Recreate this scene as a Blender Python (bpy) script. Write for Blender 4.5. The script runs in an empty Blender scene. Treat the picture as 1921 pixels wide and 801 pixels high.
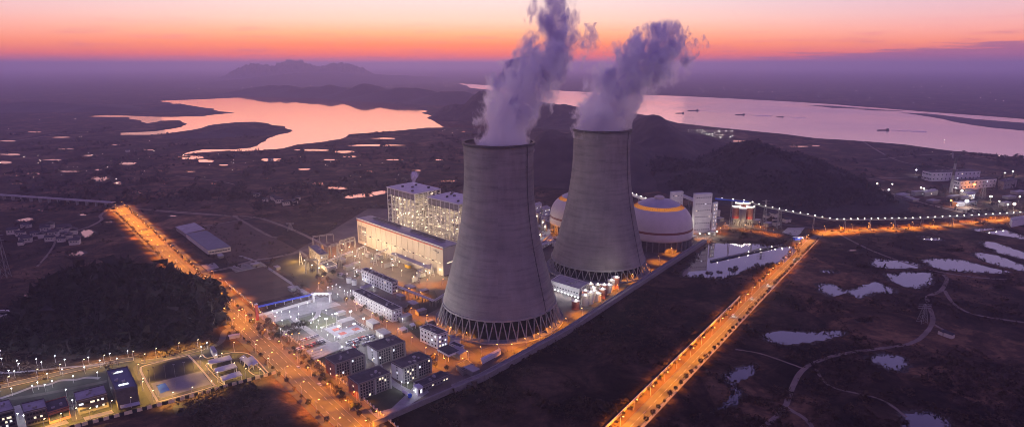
import bpy, math, random
import numpy as np
from mathutils import Vector, Matrix, noise as mnoise
R = math.radians
random.seed(7)
scn = bpy.context.scene
col = scn.collection

# ------------------------------------------------------------------ camera
F, HZ, CAMH = 1150.0, 122.0, 250.0
PITCH = math.atan((400.5 - HZ) / F)
cd = bpy.data.cameras.new('camera'); cam = bpy.data.objects.new('camera', cd); col.objects.link(cam)
cd.sensor_width = 36.0; cd.lens = F / 1921 * 36.0
cd.clip_start = 1.0; cd.clip_end = 300000.0
cam.location = (0, 0, CAMH); cam.rotation_euler = (math.pi / 2 - PITCH, 0, 0)
scn.camera = cam

# ------------------------------------------------------------------ world: dusk sky
EXPOSURE = 0.0
SUN_AZ = R(-7)      # from +Y towards +X
world = bpy.data.worlds.new('World'); scn.world = world; world.use_nodes = True
nt = world.node_tree; nt.nodes.clear()
def N(t, kind, **kw):
    n = t.nodes.new(kind)
    for k, v in kw.items():
        if k.startswith('i_'):
            n.inputs[k[2:].replace('_', ' ')].default_value = v
        else:
            setattr(n, k, v)
    return n
def L(t, a, b): t.links.new(a, b)
def s2l(c):
    f = lambda v: (v / 12.92 if v <= .04045 else ((v + .055) / 1.055) ** 2.4)
    return tuple(f(x / 255.0) for x in c) + (1.0,)
def math_node(t, op, a, b=None, c=None, clamp=False):
    n = t.nodes.new('ShaderNodeMath'); n.operation = op; n.use_clamp = clamp
    for i, v in enumerate((a, b, c)):
        if v is None: continue
        if isinstance(v, (int, float)): n.inputs[i].default_value = v
        else: t.links.new(v, n.inputs[i])
    return n.outputs[0]
def ramp(t, fac, stops, interp='LINEAR'):
    r = t.nodes.new('ShaderNodeValToRGB'); r.color_ramp.interpolation = interp
    e = r.color_ramp.elements
    while len(e) > 1: e.remove(e[-1])
    for i, (p, c) in enumerate(stops):
        el = e[0] if i == 0 else e.new(p)
        el.position = p; el.color = c if len(c) == 4 else tuple(c) + (1,)
    t.links.new(fac, r.inputs[0]); return r.outputs[0]
def mixc(t, fac, a, b, bt='MIX'):
    n = t.nodes.new('ShaderNodeMix'); n.data_type = 'RGBA'; n.blend_type = bt
    for i, v in ((0, fac), (6, a), (7, b)):
        if isinstance(v, (int, float)): n.inputs[i].default_value = v
        elif isinstance(v, (tuple, list)): n.inputs[i].default_value = tuple(v) if len(v) == 4 else tuple(v) + (1,)
        else: t.links.new(v, n.inputs[i])
    return n.outputs[2]
tc = N(nt, 'ShaderNodeTexCoord'); sep = N(nt, 'ShaderNodeSeparateXYZ'); L(nt, tc.outputs['Generated'], sep.inputs[0])
X, Y, Z = sep.outputs
zz = math_node(nt, 'MULTIPLY', math_node(nt, 'MAXIMUM', Z, 0.0), 1.0)
u = math_node(nt, 'POWER', zz, 0.5)          # ramp position = sqrt(sin elevation)
sq = lambda z: math.sqrt(z)
front = ramp(nt, u, [(0.0, s2l((216, 96, 104))), (sq(.006), s2l((240, 98, 88))), (sq(.016), s2l((255, 112, 52))), (sq(.030), s2l((255, 134, 72))),
    (sq(.047), s2l((252, 172, 120))), (sq(.066), s2l((244, 194, 170))), (sq(.095), s2l((226, 200, 196))), (sq(.15), s2l((216, 188, 200))),
    (sq(.30), s2l((150, 134, 182))), (sq(.55), s2l((106, 90, 156))), (1.0, s2l((88, 72, 146)))])
side = ramp(nt, u, [(0.0, s2l((186, 92, 118))), (sq(.006), s2l((206, 94, 106))), (sq(.016), s2l((230, 112, 88))), (sq(.030), s2l((242, 140, 106))),
    (sq(.047), s2l((234, 158, 146))), (sq(.066), s2l((220, 168, 170))), (sq(.095), s2l((202, 172, 190))), (sq(.15), s2l((188, 164, 198))),
    (sq(.30), s2l((138, 124, 174))), (sq(.55), s2l((106, 90, 156))), (1.0, s2l((88, 72, 146)))])
back = ramp(nt, u, [(0.0, s2l((140, 105, 150))), (sq(.1), s2l((192, 156, 194))), (sq(.3), s2l((142, 122, 178))), (1.0, s2l((88, 72, 146)))])
az = math_node(nt, 'ARCTAN2', X, Y)
da = math_node(nt, 'ABSOLUTE', math_node(nt, 'ADD', az, 0.10))
mr = N(nt, 'ShaderNodeMapRange', interpolation_type='SMOOTHSTEP'); L(nt, da, mr.inputs[0]); mr.inputs[1].default_value = .10; mr.inputs[2].default_value = .78
mr2 = N(nt, 'ShaderNodeMapRange', interpolation_type='SMOOTHSTEP'); L(nt, da, mr2.inputs[0]); mr2.inputs[1].default_value = .8; mr2.inputs[2].default_value = 2.2
sky = mixc(nt, mr.outputs[0], front, side)
sky = mixc(nt, mr2.outputs[0], sky, back)
# low cloud bank on the right, rising away from the glow, with torn upper edge
cv = N(nt, 'ShaderNodeCombineXYZ'); L(nt, math_node(nt, 'MULTIPLY', az, 5.0), cv.inputs[0]); L(nt, math_node(nt, 'MULTIPLY', Z, 75.0), cv.inputs[1])
cn = N(nt, 'ShaderNodeTexNoise'); cn.inputs['Scale'].default_value = 2.2; cn.inputs['Detail'].default_value = 7; cn.inputs['Roughness'].default_value = .6; L(nt, cv.outputs[0], cn.inputs['Vector'])
mr3 = N(nt, 'ShaderNodeMapRange'); L(nt, az, mr3.inputs[0]); mr3.inputs[1].default_value = .20; mr3.inputs[2].default_value = .70; mr3.inputs[3].default_value = -0.004; mr3.inputs[4].default_value = .036; mr3.clamp = True
edge = math_node(nt, 'ADD', mr3.outputs[0], math_node(nt, 'MULTIPLY', math_node(nt, 'SUBTRACT', cn.outputs[0], .5), .040))
cm = N(nt, 'ShaderNodeMapRange', interpolation_type='SMOOTHSTEP'); L(nt, math_node(nt, 'SUBTRACT', edge, Z), cm.inputs[0]); cm.inputs[1].default_value = -.002; cm.inputs[2].default_value = .010
sky = mixc(nt, math_node(nt, 'MULTIPLY', cm.outputs[0], .8), sky, s2l((138, 86, 128)))
# thin streaks above
st = N(nt, 'ShaderNodeMapRange', interpolation_type='SMOOTHSTEP'); L(nt, cn.outputs[0], st.inputs[0]); st.inputs[1].default_value = .50; st.inputs[2].default_value = .72
stz = N(nt, 'ShaderNodeMapRange', interpolation_type='SMOOTHSTEP'); L(nt, Z, stz.inputs[0]); stz.inputs[1].default_value = .075; stz.inputs[2].default_value = .02
sky = mixc(nt, math_node(nt, 'MULTIPLY', math_node(nt, 'MULTIPLY', st.outputs[0], stz.outputs[0]), .5), sky, s2l((178, 104, 128)))
nish = N(nt, 'ShaderNodeTexSky', sky_type='NISHITA', sun_disc=False, sun_elevation=R(-1.5), sun_rotation=SUN_AZ)
b1 = N(nt, 'ShaderNodeBackground'); L(nt, sky, b1.inputs[0]); b1.inputs[1].default_value = 1.4
b2 = N(nt, 'ShaderNodeBackground'); L(nt, nish.outputs[0], b2.inputs[0]); b2.inputs[1].default_value = .05
ad = N(nt, 'ShaderNodeAddShader'); L(nt, b1.outputs[0], ad.inputs[0]); L(nt, b2.outputs[0], ad.inputs[1])
wo = N(nt, 'ShaderNodeOutputWorld'); L(nt, ad.outputs[0], wo.inputs[0])
world.cycles.sampling_method = 'MANUAL'; world.cycles.sample_map_resolution = 512

sd = bpy.data.lights.new('sun', 'SUN'); sd.energy = 0.42; sd.angle = R(45); sd.color = (1, .50, .36)
sun = bpy.data.objects.new('sun', sd); col.objects.link(sun)
sun.rotation_euler = (R(90 - 3), 0, math.pi - SUN_AZ)      # low afterglow from behind the horizon

scn.view_settings.view_transform = 'Standard'; scn.view_settings.look = 'None'
scn.view_settings.gamma = 1; scn.view_settings.exposure = EXPOSURE
cy = scn.cycles
cy.max_bounces = 9; cy.diffuse_bounces = 2; cy.glossy_bounces = 3; cy.transmission_bounces = 3; cy.volume_bounces = 9; cy.transparent_max_bounces = 12
cy.sample_clamp_indirect = 2.0; cy.sample_clamp_direct = 8.0; cy.caustics_reflective = False; cy.caustics_refractive = False
cy.pixel_filter_type = 'BLACKMAN_HARRIS'; cy.filter_width = 0.9; cy.use_denoising = True; cy.use_light_tree = True; cy.volume_max_steps = 256

# ------------------------------------------------------------------ unprojection helpers (photo pixel -> point on the ground)
def ray(px, py):
    x = (px - 960.5) / F; y = -(py - 400.5) / F
    return (x, math.cos(PITCH) + y * math.sin(PITCH), -math.sin(PITCH) + y * math.cos(PITCH))
def G(px, py, z=0.0):
    r = ray(px, py); t = (z - CAMH) / r[2]
    return Vector((r[0] * t, r[1] * t, z))
def hh(px, yb, yt):
    g = G(px, yb); r = ray(px, yt); return CAMH + r[2] * (g.y / r[1])
def at(px, py, Yw):
    r = ray(px, py); t = Yw / r[1]; return Vector((r[0] * t, Yw, CAMH + r[2] * t))
def mpp(p):   # metres per photo pixel at a point
    return (p.y * math.cos(PITCH) - (p.z - CAMH) * math.sin(PITCH)) / F
def circ(cx, front_y, hw):   # centre and radius of a ground circle from its front edge and half-width
    y0 = front_y - 3
    for _ in range(60):
        c = G(cx, y0); r = hw * mpp(c); f = G(cx, front_y)
        y0 += ((f.y + r) < c.y and 1 or -1) * .8 * (0.5 if _ > 30 else 1)
    return c, r

# ------------------------------------------------------------------ materials
MATS = {}
def new_mat(name):
    m = bpy.data.materials.new(name); m.use_nodes = True; m.node_tree.nodes.clear(); return m, m.node_tree
def mat(name, c, rough=.8, var=.25, scale=.2, metal=0.0, c2=None, detail=5, bump=0.0, spec=.3, streak=None):
    if name in MATS: return MATS[name]
    m, t = new_mat(name)
    g = N(t, 'ShaderNodeNewGeometry'); mp = N(t, 'ShaderNodeMapping'); L(t, g.outputs['Position'], mp.inputs[0])
    mp.inputs['Scale'].default_value = streak or (1, 1, 1)
    n = N(t, 'ShaderNodeTexNoise'); n.inputs['Scale'].default_value = scale; n.inputs['Detail'].default_value = detail; n.inputs['Roughness'].default_value = .62
    L(t, mp.outputs[0], n.inputs['Vector'])
    a = tuple(v * (1 - var) for v in c); b = c2 or tuple(min(1, v * (1 + var)) for v in c)
    o = ramp(t, n.outputs[0], [(.34, a), (.66, b)])
    p = N(t, 'ShaderNodeBsdfPrincipled'); L(t, o, p.inputs['Base Color']); p.inputs['Roughness'].default_value = rough
    p.inputs['Metallic'].default_value = metal; p.inputs['Specular IOR Level'].default_value = spec
    if bump:
        bn = N(t, 'ShaderNodeBump'); bn.inputs['Strength'].default_value = bump; bn.inputs['Distance'].default_value = 1.0
        L(t, n.outputs[0], bn.inputs['Height']); L(t, bn.outputs[0], p.inputs['Normal'])
    out = N(t, 'ShaderNodeOutputMaterial'); L(t, p.outputs[0], out.inputs[0]); MATS[name] = m; return m
def emit(name, c, s, sample=False):
    if name in MATS: return MATS[name]
    m, t = new_mat(name); e = N(t, 'ShaderNodeEmission'); e.inputs[0].default_value = tuple(c) + (1,); e.inputs[1].default_value = s
    out = N(t, 'ShaderNodeOutputMaterial'); L(t, e.outputs[0], out.inputs[0])
    m.cycles.emission_sampling = 'AUTO' if sample else 'NONE'
    MATS[name] = m; return m

def ground_mat():
    m, t = new_mat('ground')
    g = N(t, 'ShaderNodeNewGeometry'); P = g.outputs['Position']
    def nz(scale, detail=6, rough=.6, dist=0.0):
        n = N(t, 'ShaderNodeTexNoise'); n.inputs['Scale'].default_value = scale; n.inputs['Detail'].default_value = detail
        n.inputs['Roughness'].default_value = rough; n.inputs['Distortion'].default_value = dist; L(t, P, n.inputs['Vector']); return n.outputs[0]
    big = nz(.0035, 5, .55, .4); mid = nz(.018, 8, .68, .6); fine = nz(.12, 6, .7)
    c = ramp(t, mid, [(.38, (.012, .009, .010)), (.45, (.034, .023, .020)), (.52, (.085, .056, .040)), (.60, (.19, .128, .082))])
    c2 = ramp(t, big, [(.38, (.026, .020, .018)), (.50, (.050, .036, .027)), (.62, (.075, .055, .036))])
    c = mixc(t, .30, c, c2)
    f = ramp(t, fine, [(.3, (.45, .45, .47)), (.5, (.95, .95, .95)), (.68, (1.5, 1.4, 1.3))])
    c = mixc(t, 1.0, c, f, 'MULTIPLY')
    c = mixc(t, 1.0, c, (.84, .77, .74), 'MULTIPLY')
    # field pattern
    wv = N(t, 'ShaderNodeTexNoise'); wv.inputs['Scale'].default_value = .004; L(t, P, wv.inputs['Vector'])
    vm = N(t, 'ShaderNodeVectorMath', operation='MULTIPLY_ADD'); L(t, wv.outputs['Color'], vm.inputs[0]); vm.inputs[1].default_value = (90, 90, 0); L(t, P, vm.inputs[2])
    mp = N(t, 'ShaderNodeMapping'); mp.inputs['Rotation'].default_value = (0, 0, .8); mp.inputs['Scale'].default_value = (1, .45, 1); L(t, vm.outputs[0], mp.inputs[0])
    v = N(t, 'ShaderNodeTexVoronoi', feature='F1'); v.inputs['Scale'].default_value = .011; L(t, mp.outputs[0], v.inputs['Vector'])
    vb = N(t, 'ShaderNodeRGBToBW'); L(t, v.outputs['Color'], vb.inputs[0])
    fc = ramp(t, vb.outputs[0], [(.25, (.5, .5, .55)), (.5, (.95, .95, .9)), (.75, (1.7, 1.55, 1.3))])
    c = mixc(t, .70, c, mixc(t, 1.0, c, fc, 'MULTIPLY'))
    v2 = N(t, 'ShaderNodeTexVoronoi', feature='DISTANCE_TO_EDGE'); v2.inputs['Scale'].default_value = .011; L(t, mp.outputs[0], v2.inputs['Vector'])
    ed = ramp(t, v2.outputs[0], [(.012, (.35, .35, .4)), (.045, (1, 1, 1))])
    sp = N(t, 'ShaderNodeSeparateXYZ'); L(t, P, sp.inputs[0])
    far = N(t, 'ShaderNodeMapRange'); L(t, sp.outputs[1], far.inputs[0]); far.inputs[1].default_value = 900; far.inputs[2].default_value = 1500
    c = mixc(t, math_node(t, 'MULTIPLY', far.outputs[0], .7), c, mixc(t, 1.0, c, ed, 'MULTIPLY'))
    p = N(t, 'ShaderNodeBsdfPrincipled'); L(t, c, p.inputs['Base Color']); p.inputs['Roughness'].default_value = .95; p.inputs['Specular IOR Level'].default_value = .1
    bn = N(t, 'ShaderNodeBump'); bn.inputs['Strength'].default_value = .7; bn.inputs['Distance'].default_value = 6.0; L(t, mid, bn.inputs['Height'])
    bn2 = N(t, 'ShaderNodeBump'); bn2.inputs['Strength'].default_value = .6; bn2.inputs['Distance'].default_value = 1.5; L(t, fine, bn2.inputs['Height']); L(t, bn.outputs[0], bn2.inputs['Normal'])
    L(t, bn2.outputs[0], p.inputs['Normal'])
    out = N(t, 'ShaderNodeOutputMaterial'); L(t, p.outputs[0], out.inputs[0]); return m
def water_mat(name, tint, rough, scale, bump, gloss_tint=(.80, .68, .70)):
    m, t = new_mat(name)
    g = N(t, 'ShaderNodeNewGeometry')
    n = N(t, 'ShaderNodeTexNoise'); n.inputs['Scale'].default_value = scale; n.inputs['Detail'].default_value = 4; L(t, g.outputs['Position'], n.inputs['Vector'])
    bn = N(t, 'ShaderNodeBump'); bn.inputs['Strength'].default_value = bump; bn.inputs['Distance'].default_value = .3; L(t, n.outputs[0], bn.inputs['Height'])
    n2 = N(t, 'ShaderNodeTexNoise'); n2.inputs['Scale'].default_value = scale * .03; n2.inputs['Detail'].default_value = 6; L(t, g.outputs['Position'], n2.inputs['Vector'])
    p = N(t, 'ShaderNodeBsdfPrincipled'); p.inputs['IOR'].default_value = 1.33; p.inputs['Base Color'].default_value = tuple(tint) + (1,)
    p.inputs['Specular IOR Level'].default_value = .5
    rr = N(t, 'ShaderNodeMapRange'); L(t, n2.outputs[0], rr.inputs[0]); rr.inputs[1].default_value = .35; rr.inputs[2].default_value = .65; rr.inputs[3].default_value = rough * .6; rr.inputs[4].default_value = rough * 1.5
    L(t, rr.outputs[0], p.inputs['Roughness']); L(t, bn.outputs[0], p.inputs['Normal'])
    # added gloss layer: stronger reflection, with reflected sky colour put into its tint
    gl = N(t, 'ShaderNodeBsdfGlossy'); gl.inputs[0].default_value = tuple(gloss_tint) + (1,); L(t, rr.outputs[0], gl.inputs['Roughness']); L(t, bn.outputs[0], gl.inputs['Normal'])
    lw = N(t, 'ShaderNodeLayerWeight'); lw.inputs[0].default_value = .5
    fz = N(t, 'ShaderNodeMapRange'); L(t, lw.outputs['Facing'], fz.inputs[0]); fz.inputs[1].default_value = .45; fz.inputs[2].default_value = .92; fz.inputs[3].default_value = .05; fz.inputs[4].default_value = .9
    mx = N(t, 'ShaderNodeMixShader'); L(t, fz.outputs[0], mx.inputs[0]); L(t, p.outputs[0], mx.inputs[1]); L(t, gl.outputs[0], mx.inputs[2])
    out = N(t, 'ShaderNodeOutputMaterial'); L(t, mx.outputs[0], out.inputs[0]); return m

M = lambda n: MATS[n]
mat('asphalt', (.070, .066, .064), .85, .25, .08)
mat('asphalt_old', (.075, .066, .058), .9, .35, .05)
mat('concrete', (.26, .25, .24), .85, .18, .15)
mat('pale_paving', (.30, .28, .27), .8, .15, .2)
mat('yard', (.105, .082, .068), .9, .35, .03, c2=(.16, .125, .10))
mat('brown_soil', (.085, .052, .034), .95, .25, .04)
mat('dirt_track', (.19, .15, .12), .95, .25, .06)
mat('lawn', (.045, .048, .025), .95, .35, .08)
mat('white_wall', (.62, .60, .57), .8, .10, .15)
mat('cream_wall', (.52, .47, .38), .8, .12, .1)
mat('brick_red', (.30, .12, .08), .85, .2, .5)
mat('grey_wall', (.20, .18, .17), .85, .15, .3)
mat('dark_wall', (.10, .09, .085), .85, .2, .3)
mat('roof_dark', (.060, .055, .060), .85, .35, .12)
mat('roof_grey', (.30, .29, .29), .7, .2, .1)
mat('roof_blue', (.085, .10, .15), .6, .15, .1)
mat('roof_pale', (.42, .42, .46), .6, .12, .15)
mat('steel', (.28, .27, .25), .55, .2, .3, metal=.3)
mat('steel_dark', (.07, .065, .065), .6, .2, .3)
mat('steel_white', (.6, .58, .54), .6, .12, .3)
mat('red_paint', (.42, .06, .04), .6, .2, .3)
mat('blue_paint', (.02, .08, .55), .5, .15, .3)
mat('yellow_paint', (.65, .40, .03), .6, .15, .3)
mat('glass_dark', (.018, .02, .028), .15, .2, .3, spec=.6)
mat('grey_glass', (.13, .12, .12), .3, .1, .3)
mat('bark', (.035, .026, .02), .95, .3, .8)
mat('leaf', (.030, .032, .016), .9, .5, .5)
mat('leaf_dry', (.055, .036, .022), .95, .5, .4)
mat('wood_leaf', (.019, .016, .014), .95, .6, .16)
mat('line_white', (.62, .60, .56), .8, .15, .4)
mat('line_yellow', (.55, .36, .05), .8, .15, .4)
mat('rubber', (.02, .02, .02), .9, .1, 1)
mat('court_white', (.50, .50, .50), .7, .06, .3)
mat('court_red', (.36, .10, .07), .7, .1, .3)
mat('court_blue', (.03, .09, .42), .7, .15, .2)
mat('turf_dark', (.03, .028, .024), .95, .25, .15)
WHITE = emit('lamp_white', (1, .90, .76), 20.0)
COOL = emit('lamp_cool', (.88, .89, 1), 42.0)
WARM = emit('lamp_warm', (1, .80, .55), 40.0)
ORANGE = emit('lamp_orange', (1, .42, .10), 7.0)
LITW = emit('window_lit', (1, .84, .60), 1.3)
LITC = emit('window_lit_cool', (.88, .92, 1), 1.5)
RINGL = emit('ring_light', (1, .34, .06), .6)
STRIPL = emit('strip_light', (1, .78, .42), 5.0)

# ------------------------------------------------------------------ mesh builder
class MB:
    def __init__(s): s.v = []; s.f = []; s.mi = []
    def add(s, vs, fs, mi=0):
        o = len(s.v); s.v += [tuple(v) for v in vs]; s.f += [tuple(o + i for i in f) for f in fs]; s.mi += [mi] * len(fs); return s
    def prism(s, poly, z0, z1, mi=0, cap=True):
        n = len(poly); vs = [(p[0], p[1], z0) for p in poly] + [(p[0], p[1], z1) for p in poly]
        a = sum(poly[i][0] * poly[(i + 1) % n][1] - poly[(i + 1) % n][0] * poly[i][1] for i in range(n))
        fs = [(i, (i + 1) % n, n + (i + 1) % n, n + i) for i in range(n)] + [tuple(reversed(range(n))), tuple(range(n, 2 * n))]
        if a < 0: fs = [tuple(reversed(f)) for f in fs]
        return s.add(vs, fs, mi)
    def box(s, c, size, rz=0, mi=0):
        ca, sa = math.cos(rz), math.sin(rz); x, y = size[0] / 2, size[1] / 2
        poly = [(c[0] + a * ca - b * sa, c[1] + a * sa + b * ca) for a, b in ((-x, -y), (x, -y), (x, y), (-x, y))]
        return s.prism(poly, c[2], c[2] + size[2], mi)          # c = centre of the base
    def bar(s, a, b, r0, r1=None, n=6, mi=0):
        a, b = Vector(a), Vector(b); r1 = r0 if r1 is None else r1; d = (b - a).normalized()
        e = d.orthogonal().normalized(); g = d.cross(e); vs = []
        for p, r in ((a, r0), (b, r1)):
            for i in range(n):
                t = 2 * math.pi * (i + .5) / n; vs.append(p + (e * math.cos(t) + g * math.sin(t)) * r)
        return s.add(vs, [(i, (i + 1) % n, n + (i + 1) % n, n + i) for i in range(n)] + [tuple(reversed(range(n))), tuple(range(n, 2 * n))], mi)
    def lathe(s, prof, c=(0, 0, 0), n=32, mi=0, cap=False, a0=0):
        vs = []
        for r, z in prof:
            for i in range(n):
                t = a0 + 2 * math.pi * i / n; vs.append((c[0] + r * math.cos(t), c[1] + r * math.sin(t), c[2] + z))
        fs = []
        for k in range(len(prof) - 1):
            for i in range(n):
                j = (i + 1) % n; fs.append((k * n + i, k * n + j, (k + 1) * n + j, (k + 1) * n + i))
        if cap: fs.append(tuple(range((len(prof) - 1) * n, len(prof) * n))); fs.append(tuple(reversed(range(n))))
        return s.add(vs, fs, mi)
    def wall(s, a, b, h, th, z=0, mi=0):
        a, b = Vector(a[:2]), Vector(b[:2]); d = b - a
        return s.box(((a.x + b.x) / 2, (a.y + b.y) / 2, z), (d.length, th, h), math.atan2(d.y, d.x), mi)
    def build(s, name, mats, parent=None, smooth=False, **tags):
        o0 = parent.location if parent is not None else Vector((0, 0, 0))
        if parent is not None and parent.parent is not None: o0 = parent.parent.location + parent.location
        me = bpy.data.meshes.new(name); me.from_pydata([(v[0] - o0[0], v[1] - o0[1], v[2] - o0[2]) for v in s.v], [], s.f)
        mats = mats if isinstance(mats, (list, tuple)) else [mats]
        for m in mats: me.materials.append(m)
        if len(mats) > 1: me.polygons.foreach_set('material_index', s.mi)
        if smooth: me.polygons.foreach_set('use_smooth', [True] * len(me.polygons))
        me.update(); o = bpy.data.objects.new(name, me); col.objects.link(o)
        if parent is not None: o.parent = parent
        for k, v in tags.items(): o[k] = v
        return o
def tagd(o, label, cat, group=None, kind=None):
    o['label'] = label; o['category'] = cat
    if group: o['group'] = group
    if kind: o['kind'] = kind
    return o
def thing(name, loc, label, cat, group=None, rz=0):
    o = bpy.data.objects.new(name, None); col.objects.link(o); o.location = loc; o.rotation_euler = (0, 0, rz)
    return tagd(o, label, cat, group)
def structure(o, label=None):
    o['kind'] = 'structure'
    if label: o['label'] = label
    return o
def dup(root, loc, rz=0, scale=1.0, label=None, group=None, parts=True):
    r = root.copy(); col.objects.link(r); r.location = loc; r.rotation_euler = (0, 0, rz); r.scale = (scale,) * 3
    if label: r['label'] = label
    if group: r['group'] = group
    if parts:
        for ch in root.children:
            c = ch.copy(); col.objects.link(c); c.parent = r
            for g in ch.children:
                d = g.copy(); col.objects.link(d); d.parent = c
    return r
LD = {}
def light(key, loc, energy, color, radius=.4, parent=None, spot=None, target=None):
    k = (key, energy, tuple(color))
    if k not in LD:
        d = bpy.data.lights.new(key, 'SPOT' if spot else 'POINT'); d.energy = energy; d.color = color; d.shadow_soft_size = radius
        if spot: d.spot_size = spot; d.spot_blend = .5
        LD[k] = d
    o = bpy.data.objects.new(key, LD[k]); col.objects.link(o); o.location = loc
    if target is not None: o.rotation_euler = (Vector(target) - Vector(loc)).to_track_quat('-Z', 'Y').to_euler()
    if parent is not None: o.parent = parent
    return o
SOD = (1.0, .30, .012); WHT = (1.0, .90, .78); CWH = (.86, .88, 1.0); WRM = (1.0, .72, .42); YEL = (1.0, .56, .12)

def poly_px(pts): return [G(*p).to_2d() for p in pts]
def fract(poly, rough=.18, it=3, seed=0):
    rnd = random.Random(seed); p = [Vector(q) for q in poly]
    for k in range(it):
        q = []
        for i in range(len(p)):
            a, b = p[i], p[(i + 1) % len(p)]; d = b - a; nrm = Vector((-d.y, d.x))
            # far shores are seen edge-on: keep the wander in the picture small
            q += [a, (a + b) / 2 + nrm * rnd.uniform(-rough, rough) * (.75 ** k)]
        p = q
    return p
from mathutils.geometry import tessellate_polygon
def sheet(name, poly, z, m, label=None, kind='structure'):
    pts = [Vector((p[0], p[1], z)) for p in poly]
    tris = tessellate_polygon([pts])
    me = bpy.data.meshes.new(name); fs = []
    for t in tris:
        a, b, c = (pts[i] for i in t)
        fs.append(t if (b - a).cross(c - a).z > 0 else (t[2], t[1], t[0]))
    me.from_pydata(pts, [], fs); me.materials.append(m); o = bpy.data.objects.new(name, me); col.objects.link(o)
    if kind: o['kind'] = kind
    if label: o['label'] = label
    return o
def smooth_line(pts, n=8):
    P = [Vector(p[:2]) for p in pts]
    if len(P) < 3: return P
    out = []
    for i in range(len(P) - 1):
        p0 = P[max(i - 1, 0)]; p1 = P[i]; p2 = P[i + 1]; p3 = P[min(i + 2, len(P) - 1)]
        for k in range(n):
            t = k / n
            out.append(.5 * ((2 * p1) + (p2 - p0) * t + (2 * p0 - 5 * p1 + 4 * p2 - p3) * t * t + (3 * p1 - p0 - 3 * p2 + p3) * t ** 3))
    return out + [P[-1]]
def offset_line(P, d):
    out = []
    for i, p in enumerate(P):
        a = P[max(i - 1, 0)]; b = P[min(i + 1, len(P) - 1)]; t = (b - a).normalized(); out.append(p + Vector((t.y, -t.x)) * d)   # + = right of travel
    return out
def ribbon_mb(P, w, z, mb=None, jitter=0, seed=1):
    mb = mb or MB(); rnd = random.Random(seed)
    l = offset_line(P, -w / 2); r = offset_line(P, w / 2); o = len(mb.v)
    if jitter: 
        l = [p + Vector((rnd.uniform(-1, 1), rnd.uniform(-1, 1))) * jitter for p in l]; r = [p + Vector((rnd.uniform(-1, 1), rnd.uniform(-1, 1))) * jitter for p in r]
    vs = [(p.x, p.y, z) for p in l] + [(p.x, p.y, z) for p in r]; n = len(P)
    return mb.add(vs, [(i, n + i, n + i + 1, i + 1) for i in range(n - 1)])
def road(name, pts, w, z, m, label=None, world=False, jitter=0):
    P = smooth_line(pts if world else [G(*p) for p in pts])
    return structure(ribbon_mb(P, w, z, jitter=jitter).build(name, m), label), P
def inside(p, poly):
    x, y = p[0], p[1]; c = False; j = len(poly) - 1
    for i in range(len(poly)):
        xi, yi = poly[i][0], poly[i][1]; xj, yj = poly[j][0], poly[j][1]
        if (yi > y) != (yj > y) and x < (xj - xi) * (y - yi) / (yj - yi) + xi: c = not c
        j = i
    return c
def line_pts(a, b, step, start=0.0):
    a, b = Vector(a[:2]), Vector(b[:2]); d = b - a; n = int((d.length - start) / step) + 1
    return [a + d.normalized() * (start + i * step) for i in range(n) if start + i * step <= d.length]

# ================================================================== LARGE STRUCTURE
# ground sheet
mb = MB(); mb.add([(-90000, -1500, 0), (90000, -1500, 0), (90000, 60000, 0), (-90000, 60000, 0)], [(0, 1, 2, 3)])
structure(mb.build('ground', ground_mat()))
mat('mud', (.050, .038, .032), .7, .4, .1)
LAKE = water_mat('lake_water', (.05, .035, .035), .05, .04, .05, (1, .62, .44))
RIVER = water_mat('river_water', (.09, .06, .06), .16, .03, .15, (.82, .63, .65))
POND = water_mat('pond_water', (.03, .026, .035), .03, .3, .03, (.56, .54, .58))

lake = [(300,190),(440,184),(520,183),(600,184),(700,191),(780,203),(803,209),(795,214),(815,222),(850,233),(905,237),(1030,231),(1090,234),(1040,239),(905,241.5),(860,240),(800,240),(770,243),(740,246),(700,249),(655,252),(640,261),(610,266),(560,271),(530,279),(480,283),(455,284.5),(430,283),(370,287),(338,291),(380,281),(440,281),(470,278),(500,262),(540,250),(550,245),(535,237),(510,235),(480,229),(440,230),(390,236),(340,247),(300,253),(225,253.5),(225,250),(290,247),(340,239),(350,232),(335,226),(300,227),(275,232),(262,226),(240,220),(165,219),(200,216.5),(270,219),(320,220),(380,219),(440,212),(400,206),(345,203),(320,196)]
WATER_POLYS = []
def pond(pts, z, m, name='pond', rough=.12, it=3, seed=0, label=None):
    q = poly_px(pts); n = len(q)
    if n < 30:      # round the outline before roughening it
        r_ = []
        for i in range(n):
            p0, p1, p2, p3 = q[i - 1], q[i], q[(i + 1) % n], q[(i + 2) % n]
            for k in range(3):
                t = k / 3; r_.append(.5 * ((2 * p1) + (p2 - p0) * t + (2 * p0 - 5 * p1 + 4 * p2 - p3) * t * t + (3 * p1 - p0 - 3 * p2 + p3) * t ** 3))
        q = r_; it = 3 if q[0].y < 1400 else 2; rough = .30 if q[0].y < 1400 else rough
    p = fract(q, rough, it, seed); WATER_POLYS.append(p)
    if q[0].y < 1400:
        c = sum(p, Vector((0, 0))) / len(p); rr_ = random.Random(seed)
        mud_ = [c + (v - c) * (1 + rr_.uniform(2.0, 5.5) / max(6, (v - c).length)) for v in p]; sheet('muddy_bank', mud_, z - .06, MATS['mud'])
    return sheet(name, p, z, m, label)
pond(lake, .35, LAKE, 'lake', .09, 3, 3)
river = [(860,157),(960,164),(1055,171),(1180,178),(1280,181),(1400,187),(1560,196),(1660,204),(1760,212),(1921,224),(2200,243),(2400,340),(2100,312),(1921,297),(1850,289),(1780,283),(1700,272),(1600,264),(1530,260),(1470,252),(1400,245),(1330,238),(1270,231),(1240,222),(1190,213),(1120,206),(1050,197),(1000,190),(940,172),(880,165)]
pond(river, .45, RIVER, 'river', .03, 3, 5)
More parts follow.
